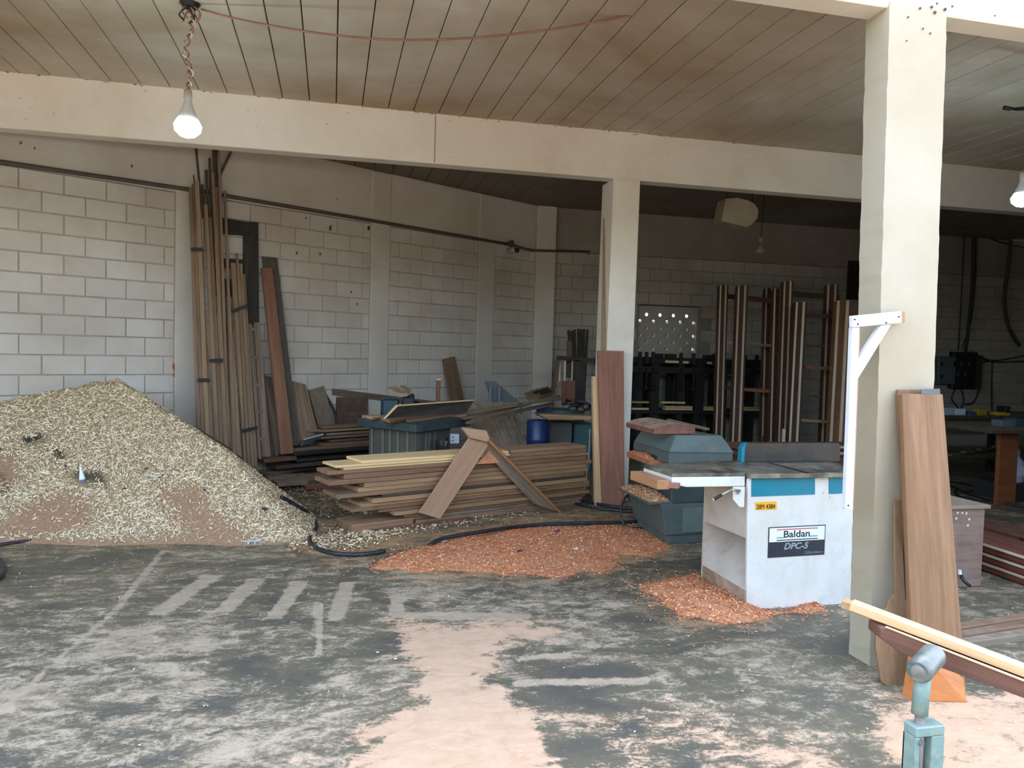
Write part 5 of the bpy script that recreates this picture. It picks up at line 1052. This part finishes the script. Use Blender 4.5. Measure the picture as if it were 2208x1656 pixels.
# ================================================================ LAMPS, WIRES, PIPES
cordm = paint('94705f', '7c5648', .7, 30, .5); cordw = paint('c4b6a4', '9c8c7a', .7, 30, .5)
glass = paint('d9d4ca', rough=.15, bmp=0)
def twist(name, A, B, r, amp, turns, mat, parent, ph=0.0, n=60, wob=0.02):
    pts = []
    for i in range(n+1):
        u = i/n; c = A.lerp(B, u); a = ph+turns*6.283*u; e = math.sin(math.pi*u)
        pts.append(c+Vector((math.cos(a)*amp+wob*e*math.sin(u*9), math.sin(a)*amp, 0)))
    return tube(name, pts, r, mat, parent, seg=6)
def bulb(px_top, px_sock, px_bulb, Yl, lit, lab, size=1.0):
    T, So, Bb = YP(*px_top, Yl), YP(*px_sock, Yl), YP(*px_bulb, Yl); So.x = Bb.x = (So.x+Bb.x)/2
    r = empty('bulb_lamp', So, lab, 'lamp')
    if lit is not None:
        twist('cord', T, So, .006, .014, 7, cordm, r); twist('cord', T, So, .006, .014, 7, cordw, r, 3.14, wob=.035)
    else: T = Vector((So.x+.02, So.y, CEIL)); tube('cord', [T, So.lerp(T, .5)+Vector((.01, 0, 0)), So], .006, blackp, r, smoothpts=4)
    lathe('socket', So+Vector((0, 0, -.055*size)), [(0, .022*size), (.01, .026*size), (.055*size, .024*size), (.06*size, .012*size)], paint('8f7c70', rough=.7), r, axis=(0, 0, 1), seg=16)
    z0 = So.z-.055*size
    if lit:
        lathe('bulb_neck', Vector((So.x, So.y, z0-.12*size)), [(0, .058*size), (.03*size, .050*size), (.08*size, .030*size), (.12*size, .022*size)], paint('c9c9cc', rough=.4, bmp=0), r, seg=20)
        R = .085*size; zc = Bb.z; g = glow((.62, .86, 1.0), 80.0)
        lathe('glowing_globe', Vector((So.x, So.y, z0-.235*size)), [(0, .01), (.012*size, .045*size), (.04*size, .075*size), (.075*size, .082*size), (.115*size, .060*size)], g, r, seg=24)
    else:
        R = .055*size; lathe('glass_globe', Vector((So.x, So.y, z0-.13*size)), [(0, .008), (.01, R*.6), (.03, R*.93), (.05, R), (.08, R*.8), (.11, R*.45), (.135, R*.38)], paint('8f8676', rough=.12, bmp=0), r, seg=20)
    return r
bulb((412, 12), (405, 195), (405, 262), 5.76, True, 'lit LED bulb on a twisted cord hanging in front of the long beam, upper left', 1.12)
bulb((2240, 235), (2205, 372), (2205, 425), 5.4, True, 'lit LED bulb at the right edge of the photograph, beyond the front pillar')
bulb((1645, 414), (1640, 512), (1640, 540), 9.3, None, 'unlit clear bulb on a long cord near the back wall, right of the plastic shade', 1.25)
cm = empty('ceiling_rose', F(410, 8, CEIL), 'broken black ceiling outlet with a tangle of wires above the lit bulb', 'outlet')
hp = YP(410, 6, 5.76)
lathe('cover', Vector((hp.x, 5.76, CEIL-.03)), [(0, .05), (.03, .07)], blackp, cm, seg=14)
for i in range(7):
    a = i*.9; tube('wire_end', [Vector((hp.x+.03*math.cos(a), 5.76+.03*math.sin(a), CEIL-.02)), Vector((hp.x+.075*math.cos(a+.4), 5.76+.06*math.sin(a), CEIL-.07)), Vector((hp.x+.05*math.cos(a+1), 5.76+.05*math.sin(a+1), CEIL-.12))], .006, blackp if i % 2 else cordm, cm, smoothpts=3)
pts = []
for i, (x, y) in enumerate(((434, 20), (495, 37), (577, 54), (697, 73), (798, 83), (870, 86), (939, 85), (1026, 81), (1100, 74), (1178, 65), (1270, 50), (1358, 34), (1504, 0))): pts.append(YP(x, y, 5.74-.78*(x-434)/1070))
pts.append(pts[-1]+Vector((.5, -.3, .02)))
tag(tube('wire', pts, .008, paint('9a7666', '7c5a4a', .7, 12), smoothpts=3), 'reddish brown wire sagging under the ceiling from the broken outlet', 'wire')
o = tube('wire', [YP(2165, 232, 5.0), YP(2185, 236, 5.0), YP(2230, 232, 5.0)], .016, blackp); tag(o, 'short black wire bundle hanging at the right edge under the ceiling', 'wire')
# plastic shade hung from the ceiling near the back
sh = empty('plastic_shade', YP(1595, 460, 8.6), 'curved translucent beige plastic shade hanging from the long beam', 'shade')
shm = paint('a89c84', '8f846e', .15, 4, .5, bmp=0)
P0, P1, P2, P3 = YP(1566, 428, 8.6), YP(1628, 440, 8.6), YP(1612, 490, 8.6), YP(1556, 476, 8.6)
prof = [P0, YP(1590, 426, 8.6), YP(1615, 432, 8.6), P1, YP(1636, 452, 8.6), YP(1634, 470, 8.6), YP(1625, 482, 8.6), P2, P3]
prism('shade_body', prof, (0, .22, 0), shm, sh, bevel=.006)
for p in (YP(1568, 428, 8.65), YP(1622, 436, 8.65)): tube('hook', [p, Vector((p.x, p.y, CEIL))], .006, blackp, sh)
# iron conduit along the oblique wall and spot light
pm = paint('5a5048', '463e38', .6, 6, .5, '7b6f62', .3)
cp_ = [W(x, y, .035) for x, y in ((-330, 296), (-60, 340), (0, 349), (409, 409), (803, 476), (1035, 516), (1098, 527))]
z_ = cp_[2].z
pc = empty('conduit', cp_[2], 'dark iron conduit running along the left wall above the block courses', 'pipe')
tube('pipe_run', cp_, .022, pm, pc, seg=10)
tube('pipe_run', [W(1098, 527, .035), Vector((3.05, 11.88, YP(1155, 541, 11.9).z)), YP(1270, 543, BACKY-.05), YP(1269, 548, BACKY-.05)], .020, pm, pc, seg=10)
lathe('junction_box', W(1100, 525, .06), [(0, .05), (.05, .05)], pm, pc, axis=WN*-1, seg=12)
sp_ = empty('spotlight', W(1105, 535, .1), 'small white and black camera under the conduit near the far corner', 'camera')
tube('housing', [W(1098, 541, .05), W(1112, 538, .18)], .04, paint('a8a8a2', rough=.5), sp_, seg=12); tube('lens', [W(1111, 538.5, .17), W(1117, 540, .22)], .036, blackp, sp_, seg=12)

# ================================================================ RIGHT OF AND IN FRONT OF THE FRONT PILLAR
wp_paint = paint('e4e7ee', 'd2d4d8', .4, 5, .4, bmp=.03)
bw = empty('shelf_bracket', YP(1848, 700, 3.33), 'white painted wooden bracket with a diagonal brace hanging on the front pillar', 'bracket')
def bq(nm, q, mat, Y, t_=.03): return slab(nm, yq(q, Y), t_, mat, bw)
bq('arm', [(1839, 681), (1945, 671), (1945, 696), (1839, 706)], wp_paint, 3.325); bq('arm_end', [(1945, 671), (1952, 672), (1952, 695), (1945, 696)], plywood, 3.327)
bq('upright', [(1838, 706), (1854, 705), (1839, 1103), (1823, 1097)], wp_paint, 3.34)
bq('upright_edge', [(1854, 705), (1856, 705), (1841, 1100), (1839, 1103)], plywood, 3.345)
bq('brace', [(1900, 701), (1923, 699), (1850, 817), (1848, 780)], wp_paint, 3.338)
for x, y in ((1843, 689), (1850, 699), (1938, 683), (1911, 696), (1829, 1090)): lathe('screw', YP(x, y, 3.322), [(0, .005), (.003, .004)], blackp, bw, axis=(0, -1, 0), seg=8)
# leaning boards
q = [YP(1946, 849, 3.31), YP(2034, 850, 3.31), F(2085, 1500), F(1970, 1497)]
o = slab('board', q, .03, wood('96704c', '74502f', dust=.04), bevel=.004); tag(o, 'wide brown board leaning upright against the front pillar', 'board')
qb = [YP(1936, 840, 3.355), YP(2028, 838, 3.355), F(2080, 1462), F(1964, 1462)]
o = slab('board', qb, .02, wood('8a6443', '63442b', dust=.05), bevel=.004); tag(o, 'second board half hidden behind the wide brown board, a hair taller', 'board')
o = slab('steel_edge', [YP(1987, 840, 3.315), YP(2026, 839, 3.315), YP(2026, 851, 3.312), YP(1987, 850, 3.312)], .01, paint('5e6062', '44464a', .4, 6, .6), None); tag(o, 'dark metal strip across the top of the hidden leaning board', 'strip')
fq = F(1968, 1512), F(2086, 1515); A, B = fq
o = slab('offcut', [YP(1984, 1404, A.y+.06), YP(2076, 1440, A.y+.06), B, A], .07, orange_wood, bevel=.004); tag(o, 'orange timber offcut standing at the foot of the leaning brown board', 'offcut')
# paddle shaped board
pz = lambda x, y, u: YP(x, y, 3.33-.17*u)
H0 = 1078; pu = lambda y: (y-H0)/(1482-H0)
pts = [(1928, 1078), (1946, 1079), (1950, 1288), (1962, 1308), (1964, 1330), (1962, 1468), (1955, 1484), (1914, 1482), (1900, 1470), (1888, 1400), (1889, 1345), (1912, 1310), (1915, 1298), (1929, 1282)]
o = prism('paddle', [pz(x, y, pu(y)) for x, y in pts], (.01, .022, 0), wood('a07d58', '7c5b3c', dust=.04), grain=(0, 0, 1), bevel=.003); tag(o, 'paddle shaped wooden blank with a long handle leaning at the foot of the front pillar', 'paddle')
# battens carried by the roller stand in the foreground
A, B = YP(1834, 1312, 2.52), YP(2215, 1458, 2.08)
d = (B-A); B2 = B+d*.5
o = bar('batten', A, B2, .055, .032, light_batten); tag(o, 'long pale batten lying across the roller stand in the foreground', 'batten')
o = bar('batten', A+Vector((-.01, .055, -.005))+d*.02, B2+Vector((0, .055, -.005)), .05, .03, wood('d0a878', 'b58a58', dust=.05)); tag(o, 'second pale batten right behind the long one in the foreground', 'batten')
C, D_ = YP(1897, 1375, 2.40), YP(2215, 1502, 2.03); d2 = D_-C
dk = prism('board', [C, C+Vector((0, 0, .038)), C+Vector((0, 0, .045))+d2*.05, D_+d2*.5+Vector((0, 0, .045)), D_+d2*.5, C+d2*.16+Vector((0, 0, -.026))], (.02, .09, 0), wood('7b5140', '54362a', dust=.04), grain=d2, bevel=.003); tag(dk, 'dark brown board with a cream edge under the pale battens in the foreground', 'board')
bar('cream_edge', C+d2*.03+Vector((0, -.004, .046)), D_+d2*.5+Vector((0, -.004, .046)), .012, .006, light_batten, dk)
# roller stand
gr = paint('8fa59c', '6f8a80', .5, 9, .7, 'c6b79c', .45, .2); gm = paint('5f6a66', '858a84', .4, 12, .8, 'b7a88c', .3, .2, metal=.3)
RYy = 2.12; rc = YP(1985, 1443, RYy)
rs = empty('roller_stand', (rc.x, RYy, 0), 'worn green metal roller stand carrying the battens in the foreground', 'stand')
axr = Vector((.92, .55, .12)).normalized()
rl = lathe('roller', rc-axr*.015, [(-.01, .034), (0, .041), (.14, .041), (.15, .03)], gm, rs, axis=axr, seg=28); lathe('roller_face', rc-axr*.027, [(0, .018), (.005, .03)], paint('9d9790', '75726c', .4, 20, .7, metal=.3), rl, axis=axr, seg=24)
tube('neck', [rc+axr*.03, Vector((rc.x+.005, RYy, YP(1990, 1540, RYy).z))], .026, gr, rs, seg=16)
zt = YP(1990, 1558, RYy).z; tube('threaded_rod', [Vector((rc.x+.007, RYy, YP(1990, 1536, RYy).z)), Vector((rc.x+.009, RYy, zt-.3))], .016, paint('8b7f78', rough=.5), rs, seg=12)
xl, xr = YP(1960, 1600, RYy).x, YP(2022, 1600, RYy).x; xm = (xl+xr)/2
box('collar', (xl, RYy-.03, zt-.035), (xr, RYy+.03, zt), gr, rs, bevel=.004)
box('post_side', (xl, RYy-.03, .02), (xl+.018, RYy+.03, zt-.035), gr, rs, bevel=.003); box('post_side', (xm+.006, RYy-.03, .02), (xr, RYy+.03, zt-.035), gr, rs, bevel=.003)
box('post_back', (xl, RYy+.02, .02), (xr, RYy+.03, zt-.035), gr, rs, bevel=.002)
lathe('bolt', Vector((xl+.018, RYy-.03, zt-.05)), [(0, .010), (.01, .009)], gm, rs, axis=(0, -1, 0), seg=6)
box('foot', (xl-.2, RYy-.04, 0), (xr+.2, RYy+.04, .025), gr, rs); box('foot', (xm-.03, RYy-.22, 0), (xm+.03, RYy+.22, .02), gr, rs)

# cupboard right of the leaning board
A = F(2110, 1262); zt = YP(2110, 1094, A.y).z
cu = empty('cupboard', (A.x-.3, A.y+.2, 0), 'worn brown cupboard box with paint splashes right of the leaning boards', 'cupboard')
box('body', (A.x-.62, A.y-.02, 0.0), (A.x, A.y+.45, zt), wood('8c7264', '6a544a', dust=.25), cu); box('top', (A.x-.66, A.y-.05, zt), (A.x+.02, A.y+.47, zt+.025), wood('9a8a74', '7a6a58', dust=.2), cu)
for x, y in ((2062, 1118), (2075, 1106), (2090, 1120), (2087, 1133), (2065, 1106), (2084, 1107)): lathe('paint_splash', YP(x, y, A.y-.021), [(0, .009), (.002, .007)], paint('d8d4cc', rough=.6, bmp=0), cu, axis=(0, -1, 0), seg=8)
o = tube('hose_end', [YP(2072, 1240, A.y-.05), YP(2078, 1252, A.y-.08), YP(2092, 1264, A.y-.1)], .012, blackp, smoothpts=4); tag(o, 'short dark hose with a white end lying at the foot of the worn cupboard', 'hose'); lathe('white_end', YP(2070, 1238, A.y-.055), [(0, .014), (.03, .012)], paint('dfe3e8', rough=.5, bmp=0), o, axis=(-.2, 0, 1), seg=10)
# stack of cream edged frames on the floor
def fr_board(x0, y0, x1, y1, Yf, h, lab, ce_=True):
    A, B = F(x0, y0, 0), F(x1, y1, 0); return A, B
A, B = F(2106, 1208), F(2260, 1262); dd = (B-A)
for i, lb in enumerate(('lowest cream edged red board of the low stack at the right edge', 'second cream edged red board of the low stack at the right edge', 'top cream edged red board of the low stack at the right edge')):
    z = .01+.075*i; o = bar('board', A+Vector((0, .2, z))-dd*.4, B+Vector((0, .2, z))+dd*1.2, .40+.02*i, .070, wood('7d3f2c', '562a1e', dust=.03)); tag(o, lb, 'board')
    n_ = Vector((0, 0, 1)).cross(dd.normalized()); bar('cream_strip', A+Vector((0, .2, z+.045))-dd*.4-n_*(.205+.01*i), B+Vector((0, .2, z+.045))+dd*1.2-n_*(.205+.01*i), .008, .018, cream_edge, o, bevel=0)
A2, B2_ = F(2108, 1132, .2), F(2260, 1175, .2); 
o = bar('board', A2-(B2_-A2)*.2, B2_+(B2_-A2)*.8, .45, .03, wood('6d3a2a', '4c281d', dust=.05)); tag(o, 'dark red board lying flat behind the low stack at the right edge', 'board')
# planks on the floor behind the leaning board
for i, (y0, y1, lb, m_) in enumerate(((1365, 1336, 'nearest of the brown planks on the floor right of the leaning board', brown), (1382, 1352, 'middle one of the brown planks on the floor right of the leaning board', wood('8f6a50', '6b4b38')), (1398, 1372, 'rearmost brown plank on the floor right of the leaning board', grey_wood))):
    A, B = F(2060, y0-12*i*0, .0), F(2230, y1, .0); o = bar('plank', Vector((A.x, A.y, .0)), Vector((B.x, B.y, .0)), .07, .04+.0*i, m_); tag(o, lb, 'plank')
# work tables in the dark
T2y = 7.1
A, B = YP(2112, 922, T2y), YP(2330, 944, T2y); tz = A.z
tA = empty('work_table', (7.5, T2y+.4, 0), 'dark work table with an orange brown side board at the right edge', 'table')
box('table_top', (A.x-.1, T2y-.25, tz-.04), (A.x+2.2, T2y+.7, tz), wood('3f352c', '2a231d'), tA)
l0, l1 = YP(2141, 1085, T2y), YP(2181, 1085, T2y); box('side_board', (l0.x, T2y-.05, 0), (l1.x, T2y+.0, tz-.04), wood('8a4f2a', '6b3a1e', dust=.03), tA)
box('shelf_box', (l1.x+.05, T2y+.1, 0), (l1.x+.6, T2y+.6, YP(2190, 1045, T2y+.1).z), paint('2e2d2d', rough=.6), tA)
zb = YP(2190, 1045, T2y+.1).z; bx = YP(2188, 1040, T2y+.3).x
bo = empty('spray_bottle', (bx, T2y+.3, zb), 'white and pale blue bottle standing under the dark work table at the right edge', 'bottle')
lathe('bottle_body', Vector((bx, T2y+.3, zb)), [(0, .085), (.02, .095), (.22, .095), (.27, .06), (.30, .035)], paint('b9c6dc', '9eb0cc', .4, 12, .5, bmp=0), bo); lathe('cap', Vector((bx, T2y+.3, zb+.30)), [(0, .04), (.06, .04), (.10, .022)], paint('7f99a8', rough=.4, bmp=0), bo)
box('bottle_label', (bx-.06, T2y+.20, zb+.08), (bx+.06, T2y+.21, zb+.19), paint('e3e8f0', rough=.5, bmp=0), bo, bevel=.001)
T1y = 8.6; A = YP(2045, 895, T1y); tz1 = A.z
tB = empty('work_table', (8.6, T1y+.4, 0), 'black work bench with a lower shelf, seen right of the leaning board', 'bench')
box('table_top', (A.x-.4, T1y-.1, tz1-.05), (A.x+3.2, T1y+.8, tz1), wood('2f2a25', '1d1916'), tB); box('apron', (A.x-.3, T1y-.06, tz1-.25), (A.x+1.1, T1y-.03, tz1-.05), wood('4a3a2c', '33271d'), tB)
sz_ = YP(2060, 985, T1y).z; box('lower_shelf', (A.x-.3, T1y, sz_-.04), (A.x+3.0, T1y+.7, sz_), wood('40362c', '2a231c'), tB)
for x in (A.x-.3, A.x+1.4, A.x+2.9):
    for y in (T1y, T1y+.7): box('leg', (x, y-.03, 0), (x+.08, y+.05, tz1-.05), wood('3a3028', '261f19'), tB)
def small(nm, x0, y0, x1, y1, Y, mat, lab, cat, d_=.15, z=None):
    a, b_ = YP(x0, y0, Y), YP(x1, y1, Y); zz0 = tz1 if z is None else z; o = box(nm, (a.x, Y, zz0), (b_.x, Y+d_, zz0+abs(a.z-b_.z)), mat, bevel=.004); return tag(o, lab, cat)
small('carton', 2036, 882, 2058, 898, T1y, paint('8f9aa6', rough=.6), 'grey blue carton on the black bench, left one of the pair', 'box')
small('carton', 2060, 884, 2082, 898, T1y, paint('b4bec8', rough=.6), 'pale carton on the black bench, right one of the pair', 'box')
small('tool_case', 2090, 893, 2104, 901, T1y, paint('2b3f72', rough=.5), 'small blue case on the black bench beside the pale carton', 'case')
small('power_tool', 2110, 890, 2128, 903, T1y, paint('9a7a1e', rough=.5), 'yellow power tool on the black bench', 'tool')
small('tray', 2152, 900, 2178, 907, T1y, paint('b0962e', rough=.5), 'yellow tray on the black bench near the right edge', 'tray')
small('can', 2168, 888, 2178, 903, T1y, blackp, 'black can standing behind the yellow tray on the bench', 'can', z=tz1+.03)
small('sander', 2160, 922, 2185, 936, T2y+.1, paint('5d6468', rough=.5), 'grey tool lying on the dark work table at the right edge', 'tool', z=tz)
small('sander', 2188, 914, 2206, 932, T2y+.1, paint('2f4a4c', rough=.5), 'dark teal tool on the dark work table at the right edge', 'tool', z=tz)
for i in range(7):
    A, B = YP(2046+i*16, 974-(i % 3)*6, 8.7+.06*i), YP(2082+i*15, 968+(i % 2)*5, 8.9+.05*i); A.z = B.z = sz_+.002+.021*(i//2)
    o = bar('offcut', A, B, .07, .02, wood('7d7466', '55493c')); tag(o, ORD[i]+' grey brown offcut on the lower shelf of the black bench', 'offcut', 'scraps on the lower bench shelf')
# black cables on the floor in the dark
for i, (pts_, lb) in enumerate(((((2045, 1040), (2080, 1046), (2110, 1055), (2085, 1062), (2060, 1060), (2070, 1073), (2120, 1082), (2160, 1088), (2215, 1096)), 'black cable in loose loops on the floor under the black bench'), (((2048, 1048), (2090, 1068), (2140, 1082)), 'second black cable on the floor under the black bench'))):
    cab('power_cable', [F(*p) for p in pts_], .012, lb, blackp)
o = lathe('socket', F(2128, 1068), [(0, .05), (.09, .045)], paint('a9adb3', rough=.5), axis=(.1, 0, 1), seg=10); tag(o, 'white plug on the floor left of the orange brown table side', 'plug')
# electric boxes, conduits and cables on the wall at the right
EY = BACKY-.01
eb = empty('electric_box', YP(2033, 830, EY), 'grey metal electric box on the back wall, left of the black panel', 'box')
a, b_ = YP(2012, 768, EY), YP(2046, 828, EY); box('body', (a.x, EY-.15, b_.z), (b_.x, EY, a.z), paint('5f6a70', '525c62', .5), eb, bevel=.01)
for y in (785, 812): p = YP(2030, y, EY-.15); box('lock', (p.x-.03, EY-.16, p.z-.03), (p.x+.03, EY-.15, p.z+.03), blackp, eb)
ep_ = empty('breaker_panel', YP(2070, 835, EY), 'black open breaker panel with cable tangle on the back wall at the right', 'panel')
a, b_ = YP(2046, 758, EY), YP(2094, 838, EY); box('back_box', (a.x, EY-.12, b_.z), (b_.x, EY, a.z), paint('1a1b1c', '101011', .5), ep_, bevel=.01)
a2, b2_ = YP(2094, 766, EY), YP(2102, 838, EY); box('door_edge', (a2.x, EY-.25, b2_.z), (a2.x+.03, EY-.02, a2.z), paint('3d352c', rough=.6), ep_)
for i in range(5): p = YP(2056+i*8, 785+(i % 2)*22, EY-.12); box('breaker', (p.x-.02, EY-.15, p.z-.05), (p.x+.03, EY-.12, p.z+.05), paint('33373b', rough=.4), ep_)
for pts_, r, lb in ((((2080, 462), (2077, 560), (2071, 680), (2066, 755)), .012, 'thin black cable running down the back wall to the panel, left one'), (((2101, 462), (2098, 600), (2089, 700), (2082, 758)), .03, 'thick black cable bundle running down the back wall to the panel'),
        (((2106, 505), (2104, 600), (2094, 690), (2074, 752)), .010, 'thin black cable beside the thick bundle on the back wall'), (((2101, 497), (2150, 520), (2215, 535)), .012, 'black cable crossing the back wall to the right edge, high up'),
        (((2094, 758), (2130, 776), (2160, 776), (2215, 765)), .012, 'upper black cable running right from the panel'), (((2098, 760), (2140, 780), (2215, 778)), .012, 'lower black cable running right from the panel'),
        (((2140, 778), (2118, 785), (2113, 830), (2100, 866), (2082, 872)), .014, 'black cable hanging in a loop right of the panel'), (((2140, 778), (2138, 830), (2139, 893)), .014, 'black cable hanging straight down to the bench'),
        (((2060, 838), (2052, 860), (2066, 878)), .012, 'short cable curling below the breaker panel'), (((2072, 838), (2078, 862), (2072, 880)), .012, 'cable end dangling below the breaker panel')):
    tag(tube('wall_cable', [YP(x, y, EY-.04) for x, y in pts_], r, blackp, smoothpts=5, seg=6), lb, 'cable')
tag(tube('hose', [YP(x, y, EY-.06) for x, y in ((2184, 465), (2176, 560), (2166, 645), (2175, 705), (2198, 745))], .035, paint('4f4636', '3f3729', .6), smoothpts=6, seg=10), 'beige hose hanging on the back wall at the right edge', 'hose')
